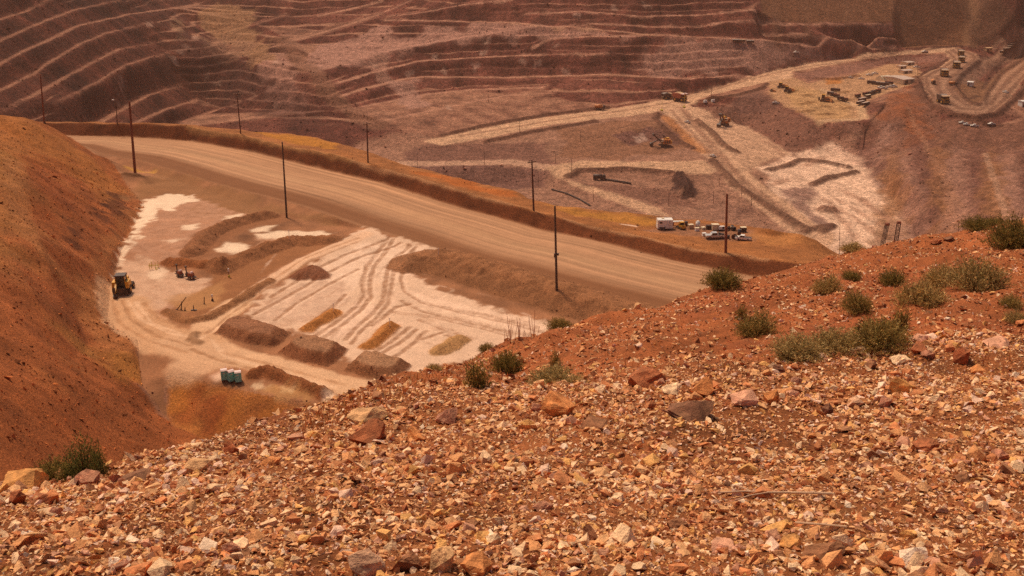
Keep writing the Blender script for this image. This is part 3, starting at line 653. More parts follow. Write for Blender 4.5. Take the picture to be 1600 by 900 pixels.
for k in range(26):
    t0 = k / 26.0
    x0, y0 = -10 + 120 * ((k * 0.618) % 1), 250 + 330 * t0
    mid.line([(x0, y0), (x0 + 35, y0 + 26), (x0 + 75, y0 + 62)], 1.5 + (k % 3), [(108, 54, 26), (164, 100, 52), (120, 64, 32)][k % 3], 0.22, 1.6, 2.5, 8, k, fade=True)
# ---- orange fill slope below the yard
mid.poly([(258, 588), (300, 592), (340, 600), (400, 616), (450, 624), (520, 636), (700, 670), (700, 760), (400, 740), (330, 694), (265, 662), (256, 620)], (162, 96, 46), 0.95, soft=1, jag=1.5, jsz=6, region=2)
for k, (x0, y0, x1, y1, c) in enumerate([(300, 600, 290, 670, (150, 74, 34)), (330, 610, 320, 690, (132, 62, 30)), (350, 606, 345, 680, (140, 70, 32)), (365, 615, 372, 690, (178, 108, 48)), (395, 630, 400, 690, (150, 86, 44)), (420, 630, 430, 690, (176, 104, 46)), (275, 600, 278, 650, (178, 106, 44)), (450, 640, 460, 690, (160, 96, 48)), (380, 660, 390, 680, (140, 88, 58))]):
    mid.line([(x0, y0), ((x0 + x1) / 2, (y0 + y1) / 2), (x1, y1)], 2.2, c, 0.6, 1.5, 2.2, 5, k, fade=True)
mid.poly([(220, 606), (258, 604), (262, 655), (245, 640)], (140, 94, 72), 0.9, soft=1, jag=1, jsz=4)
mid.poly([(232, 575), (250, 568), (268, 574), (258, 604), (222, 605)], (158, 112, 86), 0.8, soft=0.8, jag=1, jsz=4)
mid.poly([(214, 552), (232, 545), (262, 552), (262, 566), (240, 572), (222, 566)], (146, 100, 78), 0.9, soft=0.8, jag=1.2, jsz=4)
# ---- haul road and berm
up, lo = np.array([at_z(*p, -82)[:2] for p in ROAD_UP]), np.array([at_z(*p, -82.3)[:2] for p in ROAD_LO])
roadP = np.vstack([up, lo[::-1]])
s = mid.block(roadP, 6)
du, al, su, L_ = mid.dline(up, s); dl = mid.dline(lo, s)[0]
inside = mid.dpoly(roadP, s)
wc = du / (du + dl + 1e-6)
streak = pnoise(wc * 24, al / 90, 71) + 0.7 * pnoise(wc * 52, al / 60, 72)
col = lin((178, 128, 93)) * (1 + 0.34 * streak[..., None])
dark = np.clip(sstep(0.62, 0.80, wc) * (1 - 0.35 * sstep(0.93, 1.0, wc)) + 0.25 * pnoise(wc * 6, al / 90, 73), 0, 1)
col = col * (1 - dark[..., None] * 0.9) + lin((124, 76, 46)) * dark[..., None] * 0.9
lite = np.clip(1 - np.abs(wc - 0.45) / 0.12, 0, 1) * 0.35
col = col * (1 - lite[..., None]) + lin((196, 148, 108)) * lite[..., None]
hide = (mid.R[s] != 1)
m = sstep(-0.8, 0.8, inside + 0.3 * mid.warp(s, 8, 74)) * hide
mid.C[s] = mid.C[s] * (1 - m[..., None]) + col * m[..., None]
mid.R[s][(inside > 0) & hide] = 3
crest = np.array([p[:2] for p in CRESTPTS]); silP = np.array([p[:2] for p in sil])
bermP = np.vstack([up, crest[::-1]])
s = mid.block(bermP, 5); d = mid.dpoly(bermP, s); hide = (mid.R[s] != 1)
mid.R[s][(d > 0) & hide] = 4
m = sstep(-0.4, 0.4, d + 0.3 * mid.warp(s, 8, 75)) * hide
bc = lin((110, 58, 31)) * (1 + 0.25 * fbm(mid.X[s] / 12, mid.Y[s] / 12, 2, 76)[..., None])  # berm face coloured darker, as the side turned from the sun
mid.C[s] = mid.C[s] * (1 - m[..., None]) + bc * m[..., None]
outP = np.vstack([crest, (silP * np.array([1.0, 1.0]))[::-1]])
far = np.vstack([crest, np.array([(x / y * 640, 640) for x, y in crest])[::-1]])
s = mid.block(far, 5); d = mid.dpoly(far, s)
hide = (mid.R[s] != 1) & (d > 0)
mid.R[s][hide] = 5
oc = lin((154, 94, 52)) * (1 + 0.3 * fbm(mid.X[s] / 16, mid.Y[s] / 16, 3, 77)[..., None])
mid.C[s] = np.where(hide[..., None], oc, mid.C[s])
mid.line([(292, 199), (375, 212), (437, 227), (500, 238), (550, 250)], 0.7, (180, 126, 78), 0.5, 0.4, 0.5, 8)
mid.line([(550, 250), (650, 277), (712, 297), (800, 319), (900, 348), (1000, 368), (1087, 390), (1150, 398), (1200, 405)], 0.45, (190, 134, 92), 0.6, 0.3, 0.3, 6)
mid.poly([(400, 207), (470, 212), (530, 224), (520, 234), (440, 220)], (178, 112, 40), 0.8, soft=2, jag=3)
mid.poly([(640, 265), (700, 277), (760, 292), (800, 300), (780, 308), (700, 288)], (176, 92, 36), 0.7, soft=2, jag=4)
mid.poly([(860, 322), (920, 328), (1010, 338), (1040, 345), (990, 352), (900, 336)], (184, 120, 46), 0.6, soft=3, jag=5)
mid.poly([(1010, 361), (1040, 352), (1120, 352), (1180, 361), (1180, 376), (1120, 376), (1060, 368)], (146, 98, 72), 0.85, soft=1.2, jag=2, jsz=6)
mid.line([(972, 350), (992, 353)], 0.7, (224, 180, 150), 0.9, 0.4)
mid.poly([(1170, 366), (1230, 366), (1262, 380), (1200, 383)], (182, 118, 66), 0.6, soft=2, jag=4)
# ---- yard: brown ground, pale mud
MUD, WET, CREAM = (228, 186, 156), (186, 138, 106), (238, 200, 166)
yd = (mid.R == 0)
mid.C[yd] = (lin((150, 98, 66)) * (1 + 0.35 * nB[..., None] + 0.2 * nA[..., None]))[yd]
def mud(pts, c=MUD, a=0.95, **k):
    q = dict(soft=1.1, jag=2.2, jsz=4); q.update(k); mid.poly(pts, c, a, **q)
mid.poly([(195, 310), (240, 262), (300, 275), (420, 318), (530, 350), (420, 335), (330, 345), (260, 300)], (146, 98, 62), 0.8, soft=2, jag=3)
mud([(228, 312), (300, 305), (345, 322), (395, 338), (350, 350), (300, 395), (262, 412), (240, 420), (300, 430), (330, 442), (330, 470), (262, 502), (190, 490), (176, 450), (190, 405), (208, 362)], (184, 132, 102), 0.85, breakup=0.35)
mud([(226, 313), (262, 303), (298, 305), (308, 314), (275, 322), (265, 330), (250, 326), (238, 345), (216, 362), (212, 372), (192, 402), (180, 440), (186, 405), (208, 360)], CREAM, 0.92)
mud([(288, 352), (312, 349), (305, 360), (290, 359)], CREAM, 0.9, jag=1)
mud([(350, 338), (378, 334), (372, 343), (352, 344)], CREAM, 0.8, jag=1.2)
mud([(255, 376), (290, 372), (270, 380)], CREAM, 0.6, jag=1.2)
mud([(186, 412), (214, 400), (236, 408), (240, 420), (262, 420), (296, 430), (325, 436), (320, 448), (280, 470), (230, 490), (188, 488), (180, 460)], (206, 160, 128), 0.85, breakup=0.25)
mud([(228, 425), (250, 418), (262, 424), (250, 438), (232, 436)], CREAM, 0.6, jag=1)
mud([(338, 390), (352, 378), (385, 382), (388, 392), (365, 398)], CREAM, 0.9, jag=1.2)
mud([(400, 366), (440, 361), (500, 361), (522, 364), (500, 372), (450, 374), (408, 373)], CREAM, 0.85, jag=1.0, jsz=4)
mud([(385, 358), (405, 352), (430, 352), (420, 362), (392, 363)], CREAM, 0.85, jag=1)
mud([(400, 372), (450, 376), (520, 370), (545, 380), (480, 392), (410, 385)], (180, 128, 96), 0.7, breakup=0.4)
mid.poly([(288, 400), (318, 362), (360, 346), (400, 338), (445, 330), (470, 340), (420, 352), (370, 366), (330, 392), (320, 412)], (142, 90, 58), 0.9, soft=0.8, jag=1.5)
mid.poly([(254, 490), (270, 480), (330, 445), (326, 420), (300, 410), (262, 408), (300, 402), (340, 412), (400, 390), (450, 372), (520, 372), (526, 384), (470, 400), (420, 425), (370, 470), (318, 500), (280, 503)], (148, 94, 58), 0.92, soft=0.8, jag=1.5)
mid.poly([(255, 470), (310, 455), (345, 440), (352, 452), (330, 480), (290, 488)], (178, 124, 78), 0.7, soft=1.2, jag=2)
# big pale yard with wheel tracks
mud([(545, 368), (572, 356), (640, 378), (694, 392), (655, 402), (640, 418), (656, 440), (740, 472), (866, 508), (860, 535), (740, 560), (660, 580), (600, 600), (560, 570), (470, 520), (430, 508), (382, 498), (400, 470), (440, 445), (470, 425), (500, 400)], (220, 176, 144), 0.95)
mud([(560, 380), (640, 385), (680, 394), (640, 405), (625, 440), (560, 440), (540, 470), (470, 500), (400, 495), (470, 440)], (238, 196, 166), 0.6, breakup=0.5)
mud([(640, 455), (740, 478), (860, 512), (840, 524), (740, 500), (660, 480)], (236, 190, 158), 0.75, breakup=0.3)
mud([(560, 470), (585, 478), (560, 515), (525, 528), (500, 520)], (232, 186, 156), 0.7, breakup=0.3)
mud([(390, 500), (410, 470), (470, 440), (540, 440), (545, 475), (500, 500), (440, 508)], (172, 124, 96), 0.55, breakup=0.5)
trk = (152, 102, 70)
TR = [[(606, 372), (590, 395), (574, 414), (566, 440), (570, 462), (558, 478), (530, 500), (490, 528)], [(614, 374), (600, 396), (584, 416), (578, 440), (580, 464), (566, 482), (540, 504), (500, 532)],
      [(640, 384), (620, 400), (606, 420), (602, 446), (598, 470), (582, 490), (556, 512), (540, 530)], [(650, 386), (630, 404), (616, 424), (612, 448), (608, 472), (592, 494), (566, 516), (550, 536)],
      [(690, 392), (655, 396), (632, 412), (626, 436), (632, 456), (660, 472), (720, 488), (800, 506), (860, 522)], [(628, 470), (660, 486), (720, 500), (790, 516), (850, 530)], [(640, 476), (620, 480), (600, 496), (585, 508)],
      [(616, 488), (680, 496), (740, 510), (800, 524)], [(625, 380), (560, 402), (500, 432), (440, 468), (395, 492)], [(600, 376), (540, 398), (480, 428), (424, 464)], [(560, 420), (510, 446), (460, 476), (430, 500)],
      [(650, 515), (630, 532), (600, 550)], [(664, 518), (648, 536), (612, 562)], [(640, 512), (610, 535), (588, 548)], [(690, 480), (760, 492), (840, 512)], [(655, 500), (700, 516), (740, 530)], [(540, 460), (520, 480), (490, 500)], [(660, 530), (690, 520), (720, 530)]]
for k, a in enumerate(TR):
    mid.line(a, [0.75, 0.7, 0.65, 0.7, 0.55, 0.7][k % 6], trk, 0.8, 0.25, 0.3, 3, 100 + k, h=-0.12, breakup=0.35)
    b = [(x + 4 + k % 3, y + 1) for x, y in a]
    mid.line(b, 0.35, (236, 192, 160), 0.6, 0.3, 0.3, 3, 140 + k, breakup=0.4)
for k in range(60):
    q = rng.uniform(0, 1, 2); x0, y0 = 400 + 420 * q[0], 400 + 150 * q[1]
    ang = -0.9 + 0.5 * pnoise(np.array([x0 / 90]), np.array([y0 / 90]), 5)[0] if x0 < 620 else 0.25
    dx, dy = 30 * math.cos(ang), 30 * math.sin(ang) * (1 if x0 >= 620 else 1)
    P = (x0, y0), (x0 + dx, y0 + dy)
    h_ = mid.hit(*P[0]); c_ = mid.R[np.searchsorted(mid.ys, h_[1]) - 1, np.searchsorted(mid.ts, h_[0] / h_[1]) - 1]
    if c_ == 0: mid.line(P, 0.3, [(170, 122, 92), (232, 186, 156)][k % 2], 0.4, 0.3, 0.6, 4, k, fade=True)
# access road
ROAD2 = [(572, 366), (520, 386), (470, 408), (420, 440), (370, 474), (330, 505), (318, 525), (330, 543), (370, 558), (440, 575), (520, 597), (560, 606), (640, 620)]
mid.line(ROAD2[:6], 2.3, (222, 172, 136), 0.92, 0.6, 0.5, 4, 1)
mid.line(ROAD2[4:], 3.7, (216, 166, 126), 0.92, 0.7, 0.6, 4, 1)
mid.line([(180, 452), (178, 480), (190, 510), (235, 536), (290, 550), (350, 560)], 3.6, (204, 152, 112), 0.9, 0.9, 0.8, 4, 3)
mid.line([(205, 470), (215, 492), (250, 518), (300, 530), (330, 528)], 4.0, (200, 148, 108), 0.85, 1.2, 1.2, 4, 4)
mid.line([(280, 535), (340, 560), (300, 574)], 5.0, (206, 156, 118), 0.85, 1.5, 1.2, 4, 5)
for k, a in enumerate([[(176, 470), (186, 505), (232, 533), (290, 550)], [(190, 470), (205, 500), (245, 526), (300, 540)], [(200, 470), (222, 500), (262, 520), (310, 530), (345, 508)], [(560, 372), (480, 402), (400, 452), (345, 492)], [(566, 375), (490, 405), (410, 455), (352, 498), (325, 520)], [(330, 530), (350, 556), (430, 580), (520, 605)], [(345, 550), (430, 572), (540, 602)], [(300, 545), (340, 562), (420, 584), (500, 606)], [(212, 472), (238, 505), (280, 520)], [(225, 474), (250, 500), (290, 512)]]):
    mid.line(a, 0.45, [(168, 114, 76), (150, 98, 62), (232, 184, 146)][k % 3], 0.65, 0.35, 0.5, 4, k, h=-0.08, breakup=0.3)
mid.line([(305, 522), (300, 530), (312, 535)], 1.2, (130, 86, 54), 0.7, 0.6, 0.6, 3, h=0.5)
# heaps, windrows and divider berms (own regions)
BR, GR, OR = (134, 82, 50), (150, 104, 74), (176, 106, 46)
def heap(pts, w, h, c, reg, **k):
    q = dict(alpha=0.95, soft=0.5, jag=0.5, jsz=4, h=h, top=0.15, rough=0.35, region=reg); q.update(k)
    mid.line(pts, w, c, **q)
heap([(652, 412), (690, 408), (730, 418), (800, 440), (880, 464), (960, 488), (1040, 508)], 8.0, 2.4, (146, 94, 60), 6, jag=0.8, rough=0.3)
mid.line([(655, 418), (700, 424), (800, 458), (900, 486)], 3.0, (124, 78, 48), 0.6, 1.5, 1.5, 3)
heap([(470, 432), (488, 424), (500, 432)], 3.0, 1.3, (122, 68, 42), 7)
mid.mound([(334, 522), (350, 505), (380, 500), (452, 519), (446, 530), (428, 544), (385, 538)], 2.0, 2.0, (136, 84, 54), 8, 0.6, (146, 96, 68))
mid.mound([(434, 552), (462, 530), (500, 532), (546, 545), (528, 564), (512, 573), (470, 566)], 2.1, 2.2, (134, 80, 50), 9, 0.3, (160, 112, 80))
mid.mound([(536, 580), (560, 556), (600, 556), (644, 572), (632, 586), (612, 596), (570, 590)], 1.9, 2.0, (138, 86, 54), 10, 0.3, (160, 114, 82))
heap([(480, 514), (500, 503), (520, 489)], 2.0, 1.2, OR, 11, rough=0.15)
heap([(576, 540), (596, 526), (610, 512)], 2.1, 1.3, OR, 12, rough=0.15)
heap([(688, 548), (704, 540), (716, 532)], 2.6, 1.3, (180, 128, 78), 13, rough=0.15)
heap([(398, 588), (412, 583), (440, 592), (478, 606), (505, 616)], 1.9, 1.5, (140, 80, 44), 14)
heap([(262, 488), (290, 502), (325, 498), (370, 472), (420, 440)], 1.7, 0.9, (146, 94, 58), 15)
heap([(300, 396), (325, 366), (365, 350), (420, 338)], 3.5, 1.6, (140, 88, 56), 16)
heap([(262, 411), (300, 414), (345, 418)], 2.4, 1.5, (146, 84, 46), 17)
heap([(345, 416), (400, 396), (455, 378), (515, 376)], 4.0, 1.7, (144, 90, 56), 18)
mid.line([(200, 262), (220, 268), (240, 270)], 1.6, (196, 138, 66), 0.8, 1.0, 1)
mid.line([(196, 272), (215, 274)], 1.6, (104, 66, 40), 0.8, 0.9, 0.8, h=0.6)
mud([(410, 602), (440, 600), (480, 608), (490, 618), (450, 621), (415, 612)], (180, 126, 78), 0.85, jag=2.0, jsz=3)
mud([(398, 602), (412, 601), (418, 610), (405, 608)], (222, 180, 140), 0.85, jag=1.2, jsz=2)
mud([(440, 606), (454, 606), (456, 612), (442, 611)], (216, 170, 122), 0.8, jag=1.2, jsz=2)
mud([(505, 615), (518, 610), (524, 622), (508, 626)], (240, 196, 160), 0.9, jag=1.0)
mud([(330, 588), (345, 582), (352, 592), (340, 594)], (232, 182, 150), 0.9, jag=0.6)
# ---- relief
dist = np.hypot(X, Y)
rg = np.where(np.isin(mid.R, [3]), 0.06, np.where(mid.R == 0, 0.35, 1.0))
for _ in range(2): rg = (rg * 2 + np.roll(rg, 1, 0) + np.roll(rg, -1, 0) + np.roll(rg, 1, 1) + np.roll(rg, -1, 1)) / 6
mid.Z += rg * (0.35 * np.where(mid.R == 4, 0.4, 1) * fbm(X / 14, Y / 14, 2, 81) + 0.12 * np.where(mid.R == 4, 0.0, 1) * fbm(X / 4.5, Y / 4.5, 1, 82))
hl = (mid.R == 1) * 1.0
for _ in range(4): hl = (hl + np.roll(hl, 3, 0) + np.roll(hl, -3, 0) + np.roll(hl, 3, 1) + np.roll(hl, -3, 1)) / 5
mid.Z += hl * (1.0 * fbm(X / 26, Y / 40, 3, 83) - 0.7 * (ridged((X + 5 * nA) / 45, (Y - 0.35 * X + 4 * nB) / 11, 2, 84) - 0.6) - 0.5 * (ridged(X / 30, (Y - 0.35 * X) / 20, 1, 87) - 0.5))
mid.Z += np.where(mid.R == 4, 0.35 * fbm(X / 9, Y / 9, 2, 88), 0)
br = np.isin(mid.R, [5, 2, 6]) * 1.0
mid.Z += br * (0.2 * fbm(X / 6, Y / 6, 2, 85))
M_MID = ground_mat('bench_earth', 0.25, 2.2, 0.5, 0.7, 0.35, 0.55)
M_ROAD = ground_mat('graded_road', 0.25, 2.2, 0.14, 0.25, 0.2, 0.16)
M_YARD = ground_mat('yard_mud', 0.25, 2.2, 0.24, 0.4, 0.3, 0.26)
mid_mats = {k: M_MID for k in range(20)}; mid_mats[3] = M_ROAD; mid_mats[0] = M_YARD
mid.build({0: 'muddy_yard', 1: 'hillside', 2: 'fill_slope', 3: 'haul_road', 4: 'road_berm', 5: 'outer_slope', 6: 'spoil_bank', 7: 'dirt_heap', 8: 'earth_mound', 9: 'earth_mound', 10: 'earth_mound', 11: 'divider_berm', 12: 'divider_berm', 13: 'divider_berm', 14: 'windrow', 15: 'windrow', 16: 'spoil_ridge', 17: 'spoil_ridge', 18: 'spoil_ridge'}, mid_mats)
# ================================================================ the stony hillside the photograph is taken from
fore_ts = np.concatenate([np.linspace(-2.2, -0.68, 24)[:-1], np.linspace(-0.68, 0.68, 420), np.linspace(0.68, 2.2, 24)[1:]])
fore_ys = np.concatenate([np.linspace(0.6, 2.8, 16)[:-1], np.geomspace(2.8, 31, 270), np.geomspace(31.6, 130, 40)])
fore = Layer(fore_ts, fore_ys, 12.0)
FL = [[at_y(px, 900, 3.4 + 0.2 * k) for k, px in enumerate([-250, 0, 400, 800, 1200, 1600, 1850][::1])]]
FL = [[at_y(px, 900, 3.4) for px in (-250, 0, 400, 800, 1200, 1600, 1850)],
      [at_y(px, 820, 4.4) for px in (-250, 0, 400, 800, 1200, 1600, 1850)],
      [at_y(-250, 780, 5.6), at_y(0, 785, 5.3), at_y(200, 765, 5.8), at_y(400, 720, 6.4), at_y(800, 700, 6.3), at_y(1200, 700, 6.3), at_y(1600, 690, 6.3), at_y(1850, 680, 6.4)],
      [at_y(-250, 775, 6.0), at_y(0, 757, 6.5), at_y(100, 742, 7.0), at_y(180, 728, 7.3), at_y(330, 692, 8.5), at_y(450, 650, 10.2), at_y(530, 622, 11.4), at_y(600, 592, 13), at_y(680, 568, 15), at_y(760, 545, 17), at_y(870, 512, 20), at_y(1000, 477, 23), at_y(1100, 455, 25), at_y(1200, 424, 26), at_y(1300, 396, 27), at_y(1400, 378, 27.5), at_y(1500, 358, 28), at_y(1560, 344, 28), at_y(1600, 334, 28), at_y(1700, 318, 27), at_y(1850, 300, 26)],
      [at_y(420, 672, 8.6), at_y(520, 640, 8.9), at_y(640, 612, 9.1), at_y(760, 600, 9.3), at_y(1000, 585, 9.4), at_y(1200, 571, 9.8), at_y(1320, 548, 10.6), at_y(1440, 522, 11.5), at_y(1600, 528, 11), at_y(1850, 530, 11)],
      [at_y(620, 600, 11.0), at_y(760, 578, 11.8), at_y(900, 562, 12.3), at_y(1100, 545, 12.5), at_y(1280, 520, 13.5)],
      [at_y(760, 562, 14.2), at_y(900, 540, 15), at_y(1050, 510, 16), at_y(1200, 500, 16.5), at_y(1400, 472, 17), at_y(1600, 455, 17), at_y(1850, 440, 17)],
      [at_y(1000, 498, 19.5), at_y(1200, 462, 20.5), at_y(1400, 432, 21), at_y(1600, 405, 21.5), at_y(1850, 380, 21)],
      [at_y(1200, 436, 24), at_y(1400, 398, 25), at_y(1600, 362, 25.4), at_y(1850, 335, 24)],
      [(t * 0.6, 0.6, -1.72) for t in (-2.2, 0, 2.2)], [(t * 2.2, 2.2, -2.12 - 0.1 * t * 0) for t in (-2.2, -1, 0, 1, 2.2)],
      [(2.2 * y, y, z) for y, z in ((3.4, -2.5), (6, -3.4), (10, -4.3), (17, -5.8), (26, -6.4))], [(-2.2 * y, y, z) for y, z in ((3.4, -2.5), (6, -3.6))]]
ridge = FL[3]
FL += [[(x / y * (y + a_), y + a_, z - b_) for x, y, z in ridge] for a_, b_ in ((0.7, 0.5), (1.5, 1.25), (3, 2.7), (5, 4.7), (8, 7.6), (12, 11.4), (18, 17))]
FL += [[(x / y * (y + 30), y + 30, z - 26) for x, y, z in ridge],
       [(t * 130, 130, -103) for t in (-2.2, -1, -0.5, 0, 0.5, 1, 2.2)], [(-2.2 * y, y, -5 - (y - 6.5) * 0.8) for y in (9, 30, 80)], [(2.2 * y, y, -8 - (y - 28) * 0.9) for y in (30, 60, 90)]]
fore.tin([dens(l, 1.0) for l in FL[:20]] + [dens(l, 6.0) for l in FL[20:]])
fore.smooth(8)
X, Y = fore.X, fore.Y
fore.Z += np.clip(Y / 8, 0.3, 1.6) * (0.10 * fbm(X / 1.6, Y / 1.6, 4, 91)) + 0.02 * fbm(X / 0.25, Y / 0.25, 3, 92) + 0.011 * fbm(X / 0.09, Y / 0.09, 2, 99) * sstep(14, 8, Y) + 0.05 * sstep(9, 13, Y) * fbm(X / 0.6, Y / 0.9, 3, 93)
fore.Z += sstep(11, 14, Y) * (0.22 * (ridged(X / 5 + Y / 9, Y / 14, 3, 94) - 0.6))
nA, nB = fbm(X / 2.5, Y / 2.5, 4, 95), fbm(X / 0.3, Y / 0.3, 4, 96)
redz = sstep(-0.6, 0.6, fore.dpoly(np.array([p[:2] for p in FL[4]] + [(40, 11), (40, 60), (-20, 60), (-6, 12)]), (slice(None), slice(None))) + 0.5 * nA)
fore.C[:] = lin((140, 80, 45)) * (1 + 0.25 * nA + 0.35 * nB)[..., None]  # soil painted dark so the gaps between stones read as shadow
fore.C[:] = fore.C * (1 - redz[..., None]) + (lin((156, 86, 48)) * (1 + 0.25 * nA + 0.3 * nB)[..., None]) * redz[..., None]
fore.poly([(1240, 770), (1330, 790), (1400, 840), (1330, 870), (1210, 850), (1180, 800)], (138, 86, 50), 0.7, soft=0.15, jag=0.2, jsz=0.5)
for pts in ([(1150, 540), (1300, 500), (1440, 495), (1560, 500), (1600, 520), (1440, 520), (1320, 545)], [(1040, 470), (1180, 440), (1200, 470), (1080, 500)], [(1250, 440), (1400, 425), (1480, 440), (1350, 470)]):
    fore.poly(pts, (152, 80, 48), 0.5, soft=0.4, jag=0.5, jsz=1.5)
for pts in ([(860, 520), (1000, 500), (1020, 530), (900, 550)], [(1380, 480), (1600, 470), (1600, 500), (1450, 500)], [(1200, 410), (1330, 395), (1300, 425)]):
    fore.poly(pts, (164, 92, 54), 0.5, soft=0.4, jag=0.6, jsz=1.5)
M_FORE = ground_mat('stony_soil', 3.0, 28.0, 0.42, 0.8, 0.03, 0.5)
fore.build({0: 'stony_hillside'}, M_FORE)
# ================================================================ stones and gravel
def rock_mat():
    m = bpy.data.materials.new('stone'); m.use_nodes = True
    nt = m.node_tree; N, L = nt.nodes, nt.links
    b = N['Principled BSDF']; b.inputs['Roughness'].default_value = 0.85; b.inputs['Specular IOR Level'].default_value = 0.25
    at = N.new('ShaderNodeAttribute'); at.attribute_name = 'Col'
    oc = N.new('ShaderNodeObjectInfo')
    g = N.new('ShaderNodeNewGeometry')
    n = N.new('ShaderNodeTexNoise'); n.inputs['Scale'].default_value = 22; n.inputs['Detail'].default_value = 8; n.inputs['Roughness'].default_value = 0.7
    L.new(g.outputs['Position'], n.inputs['Vector'])
    n2 = N.new('ShaderNodeTexNoise'); n2.inputs['Scale'].default_value = 90; n2.inputs['Detail'].default_value = 5
    L.new(g.outputs['Position'], n2.inputs['Vector'])
    r = N.new('ShaderNodeMapRange'); r.inputs['From Min'].default_value = 0.3; r.inputs['From Max'].default_value = 0.7; r.inputs['To Min'].default_value = 0.55; r.inputs['To Max'].default_value = 1.38
    L.new(n.outputs[0], r.inputs['Value'])
    mx = N.new('ShaderNodeMix'); mx.data_type = 'RGBA'; mx.blend_type = 'MULTIPLY'; mx.inputs['Factor'].default_value = 1.0
    L.new(at.outputs['Color'], mx.inputs['A']); L.new(oc.outputs['Color'], mx.inputs['B'])
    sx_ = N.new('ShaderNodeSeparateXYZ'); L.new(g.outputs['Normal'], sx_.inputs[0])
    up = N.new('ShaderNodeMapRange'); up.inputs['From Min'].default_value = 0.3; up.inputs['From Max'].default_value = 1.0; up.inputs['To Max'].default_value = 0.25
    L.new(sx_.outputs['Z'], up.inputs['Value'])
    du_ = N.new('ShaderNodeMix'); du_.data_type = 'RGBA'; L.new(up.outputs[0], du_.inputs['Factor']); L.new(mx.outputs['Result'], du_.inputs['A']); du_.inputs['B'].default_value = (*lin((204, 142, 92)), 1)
    vm = N.new('ShaderNodeVectorMath'); vm.operation = 'SCALE'; L.new(du_.outputs['Result'], vm.inputs[0]); L.new(r.outputs[0], vm.inputs['Scale'])
    L.new(vm.outputs[0], b.inputs['Base Color'])
    bp = N.new('ShaderNodeBump'); bp.inputs['Strength'].default_value = 0.7; bp.inputs['Distance'].default_value = 0.012
    ad = N.new('ShaderNodeMath'); ad.operation = 'ADD'; L.new(n.outputs[0], ad.inputs[0]); L.new(n2.outputs[0], ad.inputs[1])
    L.new(ad.outputs[0], bp.inputs['Height']); L.new(bp.outputs[0], b.inputs['Normal'])
    return m
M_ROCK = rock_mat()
def hull(npts, seed, squash=(1, 0.8, 0.6)):
    r = np.random.default_rng(seed)
    bm = bmesh.new()
    for _ in range(npts):
        v = r.normal(size=3); v /= np.linalg.norm(v); v *= r.uniform(0.75, 1.0)
        bm.verts.new(v * squash)
    bmesh.ops.convex_hull(bm, input=bm.verts)
    bmesh.ops.delete(bm, geom=[v for v in bm.verts if not v.link_faces], context='VERTS')
    bmesh.ops.triangulate(bm, faces=bm.faces)
    bm.verts.index_update()
    V = np.array([v.co[:] for v in bm.verts]); Fc = np.array([[v.index for v in f.verts] for f in bm.faces])
    bm.free(); return V, Fc
SMALL = [hull(7, 100 + i, (1, random.uniform(0.6, 1), random.uniform(0.45, 0.8))) for i in range(16)]
TINY = [hull(6, 150 + i, (1, random.uniform(0.6, 1), random.uniform(0.45, 0.8))) for i in range(16)]
MEDS = [hull(13, 200 + i, (1, random.uniform(0.6, 1), random.uniform(0.45, 0.8))) for i in range(16)]
PAL = [((224, 166, 114), 28), ((240, 200, 156), 17), ((204, 134, 82), 20), ((180, 100, 58), 12), ((136, 84, 60), 6), ((186, 128, 106), 7), ((222, 162, 88), 9), ((232, 192, 168), 6), ((244, 218, 188), 2.5), ((194, 104, 58), 6)]
PC = np.array([lin(c) * 0.72 + lin((204, 138, 86)) * 0.28 for c, w in PAL]); PW = np.array([w for c, w in PAL], float); PW /= PW.sum()
def rots(n, tilt):
    a = rng.uniform(0, 2 * np.pi, n); tx, ty = rng.normal(0, tilt, n), rng.normal(0, tilt, n)
    ca, sa = np.cos(a), np.sin(a); cx, sx, cy, sy = np.cos(tx), np.sin(tx), np.cos(ty), np.sin(ty)
    Rz = np.zeros((n, 3, 3)); Rz[:, 0, 0] = ca; Rz[:, 0, 1] = -sa; Rz[:, 1, 0] = sa; Rz[:, 1, 1] = ca; Rz[:, 2, 2] = 1
    Rx = np.zeros((n, 3, 3)); Rx[:, 0, 0] = 1; Rx[:, 1, 1] = cx; Rx[:, 1, 2] = -sx; Rx[:, 2, 1] = sx; Rx[:, 2, 2] = cx
    Ry = np.zeros((n, 3, 3)); Ry[:, 1, 1] = 1; Ry[:, 0, 0] = cy; Ry[:, 0, 2] = sy; Ry[:, 2, 0] = -sy; Ry[:, 2, 2] = cy
    return Rx @ Ry @ Rz
def scatter(name, lib, x, y, size, colr, sink=0.2, tilt=0.35):
    z = fore.z_at(x, y)
    n = len(x); R = rots(n, tilt); sc = size[:, None] * rng.uniform(0.75, 1.3, (n, 3))
    kind = rng.integers(0, len(lib), n)
    VV, FF, CC, off = [], [], [], 0
    for k, (V, Fc) in enumerate(lib):
        i = np.nonzero(kind == k)[0]
        if len(i) == 0: continue
        v = V[None] * sc[i][:, None, :]
        v = np.einsum('nij,nkj->nki', R[i], v)
        v[:, :, 0] += x[i][:, None]; v[:, :, 1] += y[i][:, None]; v[:, :, 2] += (z[i] + size[i] * (0.45 - sink * rng.uniform(0.2, 1.9, len(i))))[:, None]
        VV.append(v.reshape(-1, 3))
        FF.append((Fc[None] + (np.arange(len(i)) * len(V))[:, None, None] + off).reshape(-1, 3)); off += len(i) * len(V)
        CC.append(np.repeat(colr[i], len(V), 0))
    me = mesh_np(name, np.vstack(VV), np.vstack(FF), np.vstack(CC))
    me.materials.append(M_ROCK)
    o = bpy.data.objects.new(name, me); COL.objects.link(o); o['kind'] = 'stuff'
    return o
